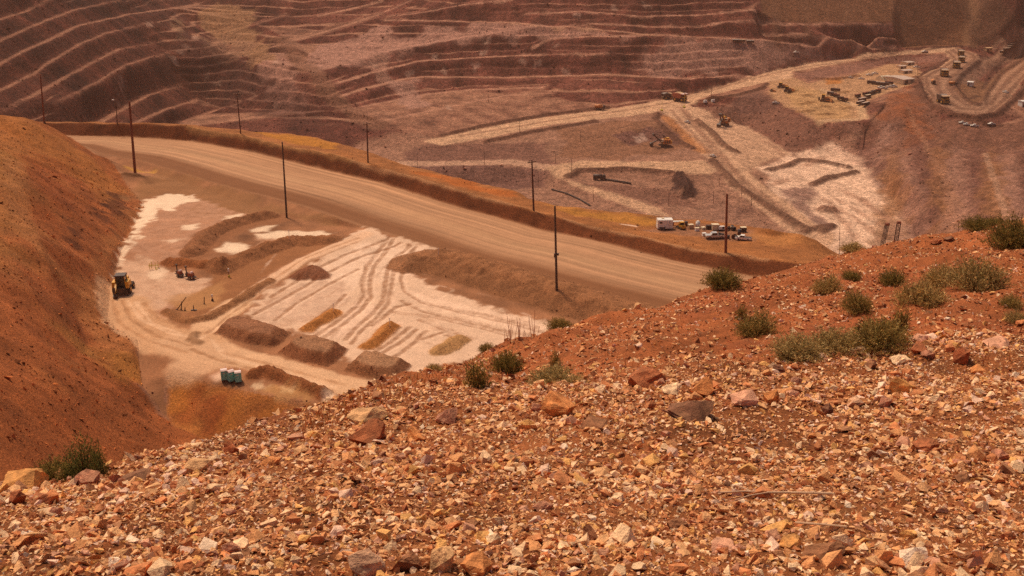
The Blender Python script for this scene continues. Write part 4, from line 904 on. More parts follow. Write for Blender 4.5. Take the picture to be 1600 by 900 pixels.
def pick(n, lo=0.8, hi=1.15): return PC[rng.choice(len(PC), n, p=PW)] * rng.uniform(lo, hi, n)[:, None] * 1.27
breakY = lambda t: np.interp(t, [p[0] / p[1] for p in FL[4]], [p[1] for p in FL[4]])
ridgeY = lambda t: np.interp(t, [p[0] / p[1] for p in ridge], [p[1] for p in ridge])
def region(n, y0, y1, below=True):
    """points spread evenly over the ground between two distances, on the gravel (below) or on the red slope beyond it"""
    xs, ys = [], []
    while sum(map(len, xs)) < n:
        y = np.sqrt(rng.uniform(y0 ** 2, y1 ** 2, n)); t = rng.uniform(-1, 1, n) * (0.64 + 1.4 / y)
        lim = np.minimum(breakY(t), ridgeY(t) - 0.05) + rng.normal(0, 0.15, n)
        ok = (y < lim) if below else (y > lim) & (y < ridgeY(t) + 0.4)
        xs.append((t * y)[ok]); ys.append(y[ok])
    return np.concatenate(xs)[:n], np.concatenate(ys)[:n]
def thin(x, y, k):
    """fewer stones on the fine, earthy patches"""
    p = fbm(x / 1.3, y / 1.3, 3, 97) + rng.uniform(-0.5, 0.5, len(x))
    return p > k
for nm, n, y0, y1, med, sig, lib in (('gravel', 37000, 3.0, 5.6, 0.0125, 0.48, TINY), ('gravel', 42000, 5.3, 12, 0.0155, 0.48, TINY), ('gravel', 11500, 3.0, 12, 0.027, 0.3, SMALL), ('gravel', 3100, 3.1, 12, 0.043, 0.3, MEDS)):
    x, y = region(n, y0, y1); k = thin(x, y, -0.9 if med < 0.025 else -0.2); x, y = x[k], y[k]
    scatter(nm, lib, x, y, np.clip(med * np.exp(rng.normal(0, sig, len(x)) + 0.45 * fbm(x / 0.8, y / 0.8, 3, 98)), 0.006, 0.085), pick(len(x)))
x, y = region(37000, 9, 28.5, False); k = thin(x / 2, y / 2, -0.3); x, y = x[k], y[k]
redcol = np.where(rng.uniform(size=(len(x), 1)) < 0.35, lin((150, 82, 46)), pick(len(x))) * rng.uniform(0.7, 1.2, (len(x), 1))
scatter('gravel', TINY, x, y, np.clip(0.025 * np.exp(rng.normal(0, 0.5, len(x))), 0.008, 0.09), redcol)

x, y = region(9000, 8.5, 16, False); k = (y - breakY(x / y)) < rng.exponential(1.1, len(x)); x, y = x[k], y[k]
scatter('gravel', SMALL, x, y, np.clip(0.024 * np.exp(rng.normal(0, 0.5, len(x))), 0.01, 0.09), pick(len(x)))
def scatter_far(name, layer, x, y, size, colr, mat):
    """loose boulders on the far slopes, one joined mesh"""
    z = layer.z_at(x, y); n = len(x); R = rots(n, 0.5); VV, FF, CC, off = [], [], [], 0
    kind = rng.integers(0, 16, n)
    for k, (V, Fc) in enumerate(TINY):
        i = np.nonzero(kind == k)[0]
        v = np.einsum('nij,nkj->nki', R[i], V[None] * size[i][:, None, None]); v[:, :, 0] += x[i][:, None]; v[:, :, 1] += y[i][:, None]; v[:, :, 2] += (z[i] + size[i] * 0.2)[:, None]
        VV.append(v.reshape(-1, 3)); FF.append((Fc[None] + (np.arange(len(i)) * len(V))[:, None, None] + off).reshape(-1, 3)); off += len(i) * len(V); CC.append(np.repeat(colr[i], len(V), 0))
    me = mesh_np(name, np.vstack(VV), np.vstack(FF), np.vstack(CC)); me.materials.append(mat)
    o = bpy.data.objects.new(name, me); COL.objects.link(o); o['kind'] = 'stuff'
def grid_pick(layer, mask, n):
    w = np.where(mask, 1.0, 0).ravel(); i = rng.choice(w.size, n, p=w / w.sum())
    return layer.X.ravel()[i] + rng.normal(0, 0.4, n), layer.Y.ravel()[i] + rng.normal(0, 0.8, n), layer.C.reshape(-1, 3)[i]
x, y, c = grid_pick(mid, (mid.R == 1) & (mid.Y > 85) & (mid.Y < 330), 9000)
M_FAR = ground_mat('far_stone', 0.8, 3.0, 0.2, 0.3, 0.1, 0.2)
scatter_far('hillside_stones', mid, x, y, np.clip(0.19 * np.exp(rng.normal(0, 0.5, len(x))), 0.07, 0.9), c * rng.choice([0.5, 0.75, 1.4, 1.9], len(x))[:, None], M_FAR)
x, y, c = grid_pick(mid, np.isin(mid.R, [2, 4, 5, 6, 7, 8, 9, 10, 14, 16, 17, 18]), 4200)
scatter_far('loose_rubble', mid, x, y, np.clip(0.16 * np.exp(rng.normal(0, 0.5, len(x))), 0.07, 0.7), c * rng.choice([0.6, 0.8, 1.25, 1.6], len(x))[:, None], M_FAR)
x, y, c = grid_pick(pit, (Zs > 0.2) & (pit.R != 4) & (pit.R != 3) & (pit.Y > 640) & (pit.Y < 1330), 9000)
scatter_far('pit_boulders', pit, x, y, np.clip(0.75 * np.exp(rng.normal(0, 0.45, len(x))), 0.4, 3.0), c * rng.choice([0.5, 0.75, 1.4, 2.0], len(x))[:, None], M_FAR)
# ================================================================ object building kit
def paint(name, c, rough=0.5, metal=0.0, dirt=0.35, scale=1.5, dust=(150, 105, 75)):
    m = bpy.data.materials.new(name); m.use_nodes = True
    nt = m.node_tree; N, L = nt.nodes, nt.links; b = N['Principled BSDF']
    b.inputs['Roughness'].default_value = rough; b.inputs['Metallic'].default_value = metal
    tc = N.new('ShaderNodeTexCoord'); n = N.new('ShaderNodeTexNoise'); n.inputs['Scale'].default_value = scale; n.inputs['Detail'].default_value = 6
    L.new(tc.outputs['Object'], n.inputs['Vector'])
    r = N.new('ShaderNodeMapRange'); r.inputs['From Min'].default_value = 0.4; r.inputs['From Max'].default_value = 0.75; r.inputs['To Max'].default_value = dirt
    L.new(n.outputs[0], r.inputs['Value'])
    mx = N.new('ShaderNodeMix'); mx.data_type = 'RGBA'; L.new(r.outputs[0], mx.inputs['Factor'])
    mx.inputs['A'].default_value = (*lin(c), 1); mx.inputs['B'].default_value = (*lin(dust), 1)
    L.new(mx.outputs['Result'], b.inputs['Base Color'])
    return m
MT = dict(
    yellow=paint('machine_yellow', (226, 158, 40)), orange=paint('machine_orange', (206, 120, 46)), dark=paint('dark_steel', (66, 46, 37), 0.6), black=paint('black_rubber', (34, 26, 24), 0.8),
    white=paint('white_paint', (238, 222, 206), 0.4, dirt=0.2), cream=paint('cream_paint', (230, 200, 160), 0.5), glass=paint('dark_glass', (30, 26, 26), 0.1, dirt=0.15),
    wood=paint('weathered_wood', (86, 48, 32), 0.9, scale=4, dust=(120, 70, 45)), rust=paint('rusty_steel', (150, 78, 48), 0.7), teal=paint('teal_plastic', (128, 214, 202), 0.5, dirt=0.2),
    pink=paint('pale_roof_plastic', (232, 192, 178), 0.4, dirt=0.1), steel=paint('grey_steel', (150, 128, 112), 0.5, 0.2), tan=paint('tan_canvas', (206, 160, 116), 0.8), red=paint('faded_red_paint', (176, 92, 62), 0.6),
    redwood=paint('reddish_wood', (128, 66, 40), 0.9, scale=4, dust=(150, 84, 50)), lime=paint('safety_yellow', (214, 190, 60), 0.5, dirt=0.15), tyre=paint('dusty_tyre', (62, 46, 38), 0.9), silver=paint('silver_paint', (206, 194, 184), 0.3, 0.3, dirt=0.2), roofw=paint('pale_metal_roof', (206, 174, 152), 0.5, 0.1, dirt=0.25, scale=0.4))

class MB:
    def __init__(self): self.v, self.f = [], []
    def add(self, vs_, fs): o = len(self.v); self.v += [tuple(p) for p in vs_]; self.f += [tuple(i + o for i in f) for f in fs]; return self
    def box(self, c, s, rz=0.0, rx=0.0, ry=0.0, top=1.0, topy=None):
        M = Matrix.Translation(c) @ Euler((rx, ry, rz)).to_matrix().to_4x4(); topy = top if topy is None else topy
        p = []
        for z in (-0.5, 0.5):
            k, q = (top, topy) if z > 0 else (1, 1)
            for x, y in ((-0.5, -0.5), (0.5, -0.5), (0.5, 0.5), (-0.5, 0.5)): p.append(M @ Vector((x * s[0] * k, y * s[1] * q, z * s[2])))
        return self.add(p, [(3, 2, 1, 0), (4, 5, 6, 7), (0, 1, 5, 4), (1, 2, 6, 5), (2, 3, 7, 6), (3, 0, 4, 7)])
    def cyl(self, a, b, r0, r1=None, n=10, cap=True):
        a, b = Vector(a), Vector(b); r1 = r0 if r1 is None else r1
        q = (b - a).to_track_quat('Z', 'Y'); p = []
        for c, r in ((a, r0), (b, r1)):
            for i in range(n): p.append(c + q @ Vector((r * math.cos(2 * math.pi * i / n), r * math.sin(2 * math.pi * i / n), 0)))
        f = [(i, (i + 1) % n, n + (i + 1) % n, n + i) for i in range(n)]
        if cap: f += [tuple(range(n - 1, -1, -1)), tuple(range(n, 2 * n))]
        return self.add(p, f)
    def prism(self, prof, x0, x1):
        """a (y, z) outline, counter-clockwise seen from +x, drawn out along x"""
        n = len(prof)
        p = [(x0, y, z) for y, z in prof] + [(x1, y, z) for y, z in prof]
        return self.add(p, [tuple(range(n - 1, -1, -1)), tuple(range(n, 2 * n))] + [(i, (i + 1) % n, n + (i + 1) % n, n + i) for i in range(n)])
    def vault(self, x0, x1, y0, y1, z, rise, n=8):
        pr = [(y0 + (y1 - y0) * i / n, z + rise * math.sin(math.pi * i / n)) for i in range(n, -1, -1)]
        return self.prism(pr[::-1] if False else pr, x0, x1)
    def build(self, name, mat, parent=None, smooth=False):
        me = bpy.data.meshes.new(name); me.from_pydata(self.v, [], self.f); me.materials.append(mat)
        bm = bmesh.new(); bm.from_mesh(me); bmesh.ops.recalc_face_normals(bm, faces=bm.faces); bm.to_mesh(me); bm.free()
        if smooth:
            for p in me.polygons: p.use_smooth = True
        o = bpy.data.objects.new(name, me); COL.objects.link(o)
        if parent: o.parent = parent
        return o
def tag(o, label, cat, group=None):
    o['label'] = label; o['category'] = cat
    if group: o['group'] = group
    return o
def thing(name, label, cat, group=None):
    return tag(bpy.data.objects.new(name, None), label, cat, group) if COL.objects.link(bpy.data.objects.new('tmp', None)) else None
def thing(name, label, cat, group=None):
    o = bpy.data.objects.new(name, None); COL.objects.link(o); o.empty_display_size = 0.5
    return tag(o, label, cat, group)
KIDS = {}
def copy_tree(o, parent=None):
    c = o.copy(); COL.objects.link(c)
    if parent: c.parent = parent
    for k in [x for x in COL.objects if x.parent == o]: copy_tree(k, c)
    return c
def put(o, loc, rz=0.0, sc=1.0, label=None, up=0.0):
    o.location = (loc[0], loc[1], loc[2] + up); o.rotation_euler = (0, 0, rz); o.scale = (sc,) * 3
    if label: o['label'] = label
    return o
def ground(layer, px, py):
    p = layer.hit(px, py); return (p[0], p[1], float(layer.z_at(p[0], p[1])))
def placer(proto):
    """the first call puts the prototype itself, later ones put copies"""
    st = {'used': False}
    def go(loc, rz=0.0, label=None, sc=1.0, up=0.0, group=None):
        o = copy_tree(proto) if st['used'] else proto
        st['used'] = True
        if group: o['group'] = group
        return put(o, loc, rz, sc, label, up)
    return go
def wheel(parent, x, y, r, w, name='wheel', hub='steel'):
    o = MB().cyl((x - w / 2, y, r), (x + w / 2, y, r), r, n=14).build(name, MT['tyre'], parent)
    MB().cyl((x - w / 2 - 0.02, y, r), (x + w / 2 + 0.02, y, r), r * 0.5, n=10).build('rim', MT[hub], o)
    return o
# ================================================================ utility poles
PG = 'utility poles along the haul road'
def pole(px, top, base, layer, label, arm=True, mat='wood', r=0.2, group=PG, lean=0.0, box=False, cross_n=1):
    p = ground(layer, px, base); t, m = bearing(px + lean, top); h = m * p[1] - p[2]
    o = thing('utility_pole', label, 'pole', group); put(o, p)
    dx = t * p[1] - p[0]
    MB().cyl((0, 0, -0.5), (dx, 0, h), r * 1.25, r * 0.8, 8).build('shaft', MT[mat], o)
    if arm:
        a = MB().box((dx * 0.96, -0.15, h * 0.96), (2.6, 0.16, 0.2), rz=0.5).build('crossarm', MT[mat], o)
        for q in (-1.1, 0, 1.1):
            MB().cyl((dx * .96 + q * math.cos(.5), -0.15 + q * math.sin(.5), h * .96 + .1), (dx * .96 + q * math.cos(.5), -0.15 + q * math.sin(.5), h * .96 + .45), 0.09, n=6).build('insulator', MT['cream'], a)
    if box:
        MB().box((-0.55, -0.1, h * 0.42), (0.5, 0.45, 0.9)).build('switch_box', MT['dark'], o)
        MB().box((0.0, -0.25, h * 0.435), (0.7, 0.3, 0.5)).build('bracket', MT['dark'], o)
    return o
pole(211, 158, 270, mid, 'thick reddish wooden pole beside the upper end of the haul road', False, 'redwood', 0.42, lean=-9)
pole(448, 222, 340, mid, 'tall dark bare pole between the haul road and the long puddle', False, 'dark', 0.25, lean=-7)
pole(870, 322, 453, mid, 'tall dark pole with a switch box on the near edge of the haul road', False, 'dark', 0.25, lean=-3, box=True)
pole(834, 250, 329, mid, 'wooden pole with a crossarm on the berm above the tall switch box pole', True, 'wood', 0.24, lean=-3)
pole(575, 191, 254, mid, 'wooden pole with a crossarm on the berm over the yard entrance', True, 'wood', 0.22, lean=-2)
pole(376, 145, 209, mid, 'slender pole with a small crossarm on the upper berm', True, 'wood', 0.2, lean=-6)
pole(1134, 303, 395, mid, 'reddish brown wooden pole on the berm in front of the equipment yard', False, 'redwood', 0.3, lean=2, cross_n=0)
pole(183, 160, 193, mid, 'short thin pole with a white lamp at the top, on the upper berm', False, 'wood', 0.16, lean=-2)
pole(69, 117, 191, mid, 'reddish pole at the far end of the berm by the hill crest', False, 'redwood', 0.3, lean=-6)
lp = [o for o in COL.objects if o.get('label', '').startswith('short thin pole')][0]
MB().box((-0.4, 0, 9.6), (0.9, 0.5, 0.35)).build('lamp_head', MT['white'], lp)
PP = 'thin power poles down in the pit'
for px, top, base, lb in ((652, 240, 262, 'short dark pole on the low bench behind the berm'), (757, 236, 258, 'dark stub pole beside a small parked machine on the low bench'), (868, 240, 255, 'thin pole above the hairpin bend of the pit road'), (893, 247, 268, 'thin pole with a crossarm inside the hairpin bend'), (841, 268, 292, 'thin pole on the slope below the hairpin bend'),
        (927, 298, 315, 'thin pole beside the lower arm of the hairpin road'), (1045, 300, 322, 'thin pole on the pit floor beneath the black heap'), (1115, 298, 318, 'thin pole on the rough spur right of the black heap'), (1124, 275, 290, 'thin pole at the left edge of the pit ramp'), (1159, 292, 308, 'thin pole beside the middle of the pit ramp'), (1174, 303, 321, 'thin pole with a skid at its foot beside the pit ramp'),
        (1124, 98, 118, 'thin pole above the haul road junction on the pale bench'), (1112, 125, 156, 'tall thin mast between two white blocks at the pit junction'), (812, 186, 206, 'thin pole beside the upper pit road'), (907, 205, 222, 'thin pole on the brown mound beneath the upper pit road'), (763, 148, 160, 'thin pole by the orange patch on a wall bench'),
        (1478, 78, 96, 'thin pole beside the head of the truck line'), (1564, 95, 112, 'thin pole inside the far hairpin at the road edge'), (1434, 100, 122, 'thin pole above the pale roofed shed'), (1498, 347, 363, 'dark thin pole just beyond the shrubby ridge'), (1312, 355, 398, 'slim pale pole on the pit floor left of the drill rigs')):
    pole(px, top, base, pit, lb, px in (893, 757, 1112), 'wood', 0.16 if base > 200 else 0.2, PP)
# ================================================================ machines
def excavator_loader():
    o = thing('backhoe_loader', 'big yellow backhoe loader seen from behind on the pale mud, arm lowered', 'backhoe')
    MB().box((0, 0.6, 1.35), (1.7, 5.6, 0.7)).build('chassis', MT['dark'], o)
    b = MB().box((0, 2.6, 2.1), (1.7, 2.6, 1.1), top=0.86).build('engine_hood', MT['yellow'], o)
    MB().cyl((0.5, 2.6, 2.6), (0.5, 2.6, 3.5), 0.09, n=8).build('exhaust', MT['dark'], b)
    MB().box((-1.35, -0.1, 2.2), (0.75, 2.6, 1.3), top=0.85).build('fender', MT['yellow'], o)
    MB().box((1.35, -0.1, 2.2), (0.75, 2.6, 1.3), top=0.85).build('fender', MT['yellow'], o)
    c = MB().box((0, 0, 2.95), (1.9, 1.9, 2.1), top=0.93).build('cab', MT['glass'], o)
    MB().box((0, 0, 4.1), (2.3, 2.3, 0.2), top=0.92).build('roof', MT['dark'], c)
    for x in (-0.95, 0.95):
        for y in (-0.95, 0.95): MB().box((x, y, 3.0), (0.14, 0.14, 2.2)).build('pillar', MT['yellow'], c)
    for x in (-1.45, 1.45):
        wheel(o, x, -0.2, 0.95, 0.7, hub='yellow'); wheel(o, x, 3.1, 0.62, 0.5, hub='yellow')
    MB().box((-0.2, -1.5, 1.2), (2.6, 0.4, 1.0)).build('rear_frame', MT['dark'], o)
    for x in (-1.3, 1.3):
        MB().box((x, -1.7, 0.65), (0.22, 0.22, 1.3)).box((x, -1.75, 0.06), (0.55, 0.55, 0.1)).build('stabiliser', MT['dark'], o)
    a = MB().box((-0.75, -2.5, 1.9), (0.35, 2.2, 0.42), rx=0.55).build('boom', MT['yellow'], o)
    MB().box((-0.75, -3.6, 1.3), (0.28, 0.4, 2.2), rx=-0.25).build('dipper', MT['dark'], a)
    MB().prism([(-3.6, 0.15), (-2.9, 0.1), (-2.8, 0.7), (-3.3, 0.9), (-3.8, 0.6)], -1.15, -0.35).build('bucket', MT['dark'], a)
    MB().prism([(4.1, 0.1), (5.1, 0.15), (4.9, 0.5), (4.4, 1.1), (4.1, 1.1)], -1.5, 1.5).build('front_bucket', MT['dark'], o)
    for x in (-0.9, 0.9): MB().box((x, 3.7, 1.2), (0.2, 1.8, 0.3), rx=-0.3).build('loader_arm', MT['yellow'], o)
    return o
put(excavator_loader(), ground(mid, 192, 458), 0.15, 1.15)
def pump(label):
    o = thing('trailer_pump', label, 'pump', 'rusty trailer pumps by the muddy pool')
    MB().box((0, 0, 0.55), (0.9, 2.2, 0.16)).build('frame', MT['dark'], o)
    e = MB().box((0, -0.15, 0.98), (0.8, 1.2, 0.7), top=0.85).build('engine', MT['rust'], o)
    MB().cyl((0, 0.75, 0.95), (0.05, 0.75, 0.95), 0.4, n=12).cyl((-0.25, 0.75, 0.95), (0.25, 0.75, 0.95), 0.32, n=12).build('pump_case', MT['dark'], o)
    MB().cyl((-0.35, -0.3, 1.42), (0.35, -0.3, 1.42), 0.2, n=10).build('fuel_tank', MT['pink'], o)
    for x in (-0.6, 0.6): wheel(o, x, -0.2, 0.36, 0.22)
    MB().cyl((0.1, 0.95, 0.9), (0.1, 1.0, 2.5), 0.12, n=8).cyl((0.1, 1.0, 2.3), (0.1, 1.0, 2.6), 0.22, n=8).build('upright_stack', MT['dark'], o)
    MB().cyl((0, -1.1, 0.5), (0.1, -2.0, 0.3), 0.07, n=6).build('drawbar', MT['dark'], o)
    return o
pm = placer(pump('')); pm(ground(mid, 281, 432), 0.9, 'rusty trailer pump with an upright dark stack, farther one of the pair', 1.15); pm(ground(mid, 298, 436), 1.2, 'rusty trailer pump with an upright dark stack, nearest to the marker post', 1.25)
def valve():
    o = thing('pipe_manifold', 'yellow pipe manifold of thin risers at the end of the brown ridge', 'pipework')
    for k, x in enumerate((-1.6, -1.1, -0.2, 0.5)): MB().cyl((x, 0.1 * k, 0), (x + .1, 0.1 * k, 1.7 + 0.3 * (k % 2)), 0.07, n=6).build('riser', MT['lime'], o)
    MB().cyl((-1.9, 0.1, 0.9), (0.9, 0.1, 0.95), 0.08, n=6).build('header_pipe', MT['lime'], o)
    MB().cyl((0.2, -0.2, 0.5), (0.2, -0.9, 0.1), 0.1, n=6).build('outlet', MT['lime'], o)
    return o
put(valve(), ground(mid, 244, 420), 0.2)
def marker(label, h, base):
    o = thing('marker_post', label, 'marker post', 'white-topped marker posts')
    MB().cyl((0, 0, -0.2), (0, 0, h), 0.09, n=6).build('post', MT['redwood'], o)
    MB().cyl((0, 0, h * 0.66), (0, 0, h), 0.24, 0.18, n=8).build('cap', MT['white'], o)
    MB().box((0, 0, 0.25), (0.5, 0.5, 0.5), top=0.7).build('foot', MT[base], o)
    return o
put(marker('white-topped marker post with a yellow foot beside the brown ridge', 2.3, 'lime'), ground(mid, 358, 433))
put(marker('small white-topped marker post on the tan mound by the access road', 1.6, 'dark'), ground(mid, 332, 470))
SG = 'dark stakes on the tan mound'
for k, (x0, y0, x1, y1, lb) in enumerate(((276, 484, 291, 464, 'long dark stake leaning far over on the tan mound'), (283, 484, 284, 471, 'short upright stake beneath the leaning stake'), (319, 475, 319, 464, 'dark upright stake nearest to the small marker post'), (303, 485, 302, 477, 'dark stake with a flat base at the near rim of the tan mound'), (289, 485, 289, 480, 'lowest dark stub stake between the leaning stake and the flat based one'))):
    p = ground(mid, x0, y0); t, m = bearing(x1, y1); o = thing('survey_stake', lb, 'stake', SG); put(o, p)
    MB().cyl((0, 0, -0.1), (t * p[1] - p[0], 0, m * p[1] - p[2]), 0.12, 0.1, 6).build('shaft', MT['dark'], o)
    if k == 3: MB().box((0, 0, 0.1), (1.3, 0.5, 0.14)).build('base_plate', MT['dark'], o)
    else: MB().box((0, 0, 0.08), (0.3, 0.3, 0.16)).build('foot', MT['dark'], o)
for k, (px, b, t_, lb) in enumerate(((521, 486, 474, 'thin white stake at the head of the longest orange divider berm'), (609, 510, 497, 'thin white stake at the head of the middle orange divider berm'), (685, 398, 388, 'thin white stake by the tip of the long spoil bank'), (452, 374, 359, 'pale fence post standing in the long puddle'))):
    p = ground(mid, px, b); m = bearing(px, t_)[1]; o = thing('white_stake', lb, 'stake', 'white stakes in the yard'); put(o, p)
    MB().cyl((0, 0, -0.1), (0.05, 0, m * p[1] - p[2]), 0.07, n=6).build('shaft', MT['white'], o); MB().box((0.05, 0, (m * p[1] - p[2]) * .95), (0.22, 0.1, 0.25)).build('tip', MT['white'], o)
def toilet():
    o = thing('portable_toilet', '', 'toilet', 'portable toilets by the access road')
    MB().box((0, 0, 0.12), (1.2, 1.2, 0.24)).build('skid', MT['dark'], o)
    b = MB().box((0, 0, 1.22), (1.12, 1.14, 1.98), top=0.97).build('cabin', MT['teal'], o)
    for x in (-0.56, 0.56):
        for y in (-0.57, 0.57): MB().box((x, y, 1.2), (0.08, 0.08, 1.95)).build('corner_post', MT['teal'], b)
    d = MB().box((0.0, -0.575, 1.15), (0.78, 0.05, 1.75)).build('door', MT['teal'], o)
    MB().box((0.28, -0.61, 1.15), (0.06, 0.05, 0.18)).build('latch', MT['dark'], d)
    MB().box((-0.05, -0.61, 1.75), (0.3, 0.03, 0.2)).build('vent', MT['white'], d)
    r = MB().vault(-0.62, 0.62, -0.64, 0.64, 2.2, 0.3).build('roof', MT['pink'], o)
    MB().cyl((0.4, 0.4, 2.3), (0.4, 0.4, 2.75), 0.06, n=8).build('vent_pipe', MT['pink'], r)
    return o
tp = placer(toilet())
tp(ground(mid, 351, 594), 0.35, 'teal portable toilet with a pale roof, beside the white mud patch', 1.0); tp(ground(mid, 361.5, 596), 0.7, 'teal portable toilet with a pale roof, middle of the three', 1.0); tp(ground(mid, 373, 597), 0.25, 'teal portable toilet with a pale roof, nearest the dirt windrow', 1.0)
# ---------------------------------------------------------------- equipment yard on the shelf
EQ = 'equipment parked on the shelf yard'
def travel_trailer():
    o = thing('travel_trailer', 'big white twin-axle trailer at the end of the equipment row', 'trailer')
    b = MB().prism([(-1.25, 0.5), (1.25, 0.5), (1.25, 3.0), (0.9, 3.15), (-0.9, 3.15), (-1.25, 3.0)], -2.2, 2.1).build('body', MT['white'], o)
    MB().box((-1.3, -1.27, 2.25), (0.75, 0.05, 0.42)).build('window', MT['glass'], o)
    d = MB().box((0.6, -1.27, 1.6), (0.75, 0.05, 1.9)).build('door', MT['white'], o)
    MB().box((0.85, -1.31, 1.6), (0.08, 0.05, 0.15)).build('handle', MT['dark'], d)
    MB().box((1.25, -1.27, 1.6), (0.05, 0.04, 2.1)).build('trim', MT['steel'], o)
    for x in (-1.25, -0.45):
        w = MB().cyl((x, -1.3, 0.42), (x, -1.05, 0.42), 0.42, n=14).build('wheel', MT['tyre'], o); MB().cyl((x, -1.32, 0.42), (x, -1.2, 0.42), 0.2, n=10).build('rim', MT['steel'], w)
        w = MB().cyl((x, 1.05, 0.42), (x, 1.3, 0.42), 0.42, n=14).build('wheel', MT['tyre'], o)
    MB().prism([(-1.3, 0.75), (-1.25, 0.75), (-1.25, 0.95), (-1.3, 0.95)], -1.8, 0.1).build('wheel_arch', MT['dark'], o)
    MB().box((2.7, 0, 0.5), (1.4, 0.2, 0.15)).cyl((3.2, 0, 0.0), (3.2, 0, 0.7), 0.06, n=6).build('hitch', MT['dark'], o)
    MB().box((-0.6, 0, 3.25), (0.7, 0.7, 0.22)).build('roof_vent', MT['cream'], o)
    return o
put(travel_trailer(), ground(mid, 1038, 358), 0.04, 1.0)
def pickup(mat, cargo=True):
    o = thing('pickup_truck', '', 'pickup')
    MB().prism([(-2.7, 0.5), (2.7, 0.5), (2.75, 0.95), (2.6, 1.1), (-2.65, 1.12), (-2.75, 0.9)], -0.95, 0.95).build('body', mat, o)
    c = MB().prism([(-0.6, 1.1), (1.5, 1.1), (0.85, 1.8), (-0.45, 1.82)], -0.82, 0.82).build('cab', mat, o)
    MB().prism([(-0.45, 1.2), (1.25, 1.2), (0.78, 1.7), (-0.36, 1.72)], -0.845, 0.845).build('side_window', MT['glass'], c)
    MB().prism([(1.30, 1.17), (1.42, 1.17), (0.90, 1.75), (0.84, 1.75)], -0.75, 0.75).build('windscreen', MT['glass'], c)
    b = MB().box((0, -1.65, 1.16), (1.6, 1.9, 0.12)).build('bed', MT['dark'], o)
    if cargo: MB().box((0.1, -1.3, 1.4), (1.1, 0.5, 0.5)).box((-0.3, -2.1, 1.35), (0.7, 0.6, 0.35)).build('cargo', MT['dark'], b)
    for x in (-0.82, 0.82):
        for y in (-1.75, 1.7): wheel(o, x, y, 0.4, 0.28)
        MB().box((x * 0.85, 2.74, 0.85), (0.3, 0.05, 0.2)).build('headlight', MT['cream'], o)
    MB().box((0, 2.78, 0.6), (1.8, 0.12, 0.2)).box((0, -2.78, 0.6), (1.8, 0.12, 0.2)).build('bumper', MT['steel'], o)
    return o
pk_s = pickup(MT['silver']); pk_s['label'] = 'silver pickup truck loaded with dark gear in front of the equipment row'; put(pk_s, ground(mid, 1117, 372), 1.62, 0.95)
pk_w = placer(pickup(MT['white'], False)); WG = 'small white pickups'
for layer, px, py, rz, sc, lb in ((mid, 1161, 375, 1.2, 0.8, 'white pickup at the near end of the equipment yard'), (pit, 1074, 192, 0.6, 1.25, 'white pickup driving down the pit ramp past the orange streak'), (pit, 1114, 245, 0.5, 1.2, 'white pickup halfway down the pit ramp'), (pit, 1244, 83, 1.6, 1.3, 'white pickup on the far haul road at its top'), (pit, 1445, 82, 1.6, 1.4, 'white pickup on the far haul road above the sheds'),
        (pit, 1571, 145, 0.3, 1.3, 'white pickup inside the far hairpin'), (pit, 1504, 193, 1.5, 1.2, 'white vehicle below the far hairpin, first of the scattered ones'), (pit, 1511, 196, 1.2, 1.2, 'white vehicle below the far hairpin beside the scattered pair'), (pit, 1523, 198, 1.4, 1.3, 'white vehicle lowest below the far hairpin'), (pit, 1549, 195, 1.7, 1.2, 'white vehicle alone under the hairpin bend'),
        (pit, 1358, 118, 1.4, 1.3, 'white pickup parked behind the sheds, first of two'), (pit, 1367, 116, 1.4, 1.3, 'white pickup parked behind the sheds, nearer the shed'), (pit, 1346, 124, 1.0, 1.2, 'white pickup on the sandy pad'), (pit, 1329, 122, 1.2, 1.2, 'white pickup beside the orange clay patch'), (pit, 1212, 162, 1.0, 1.3, 'white pickup on the rim of the sandy platform')):
    pk_w(ground(layer, px, py), rz, lb, sc, 0, WG)
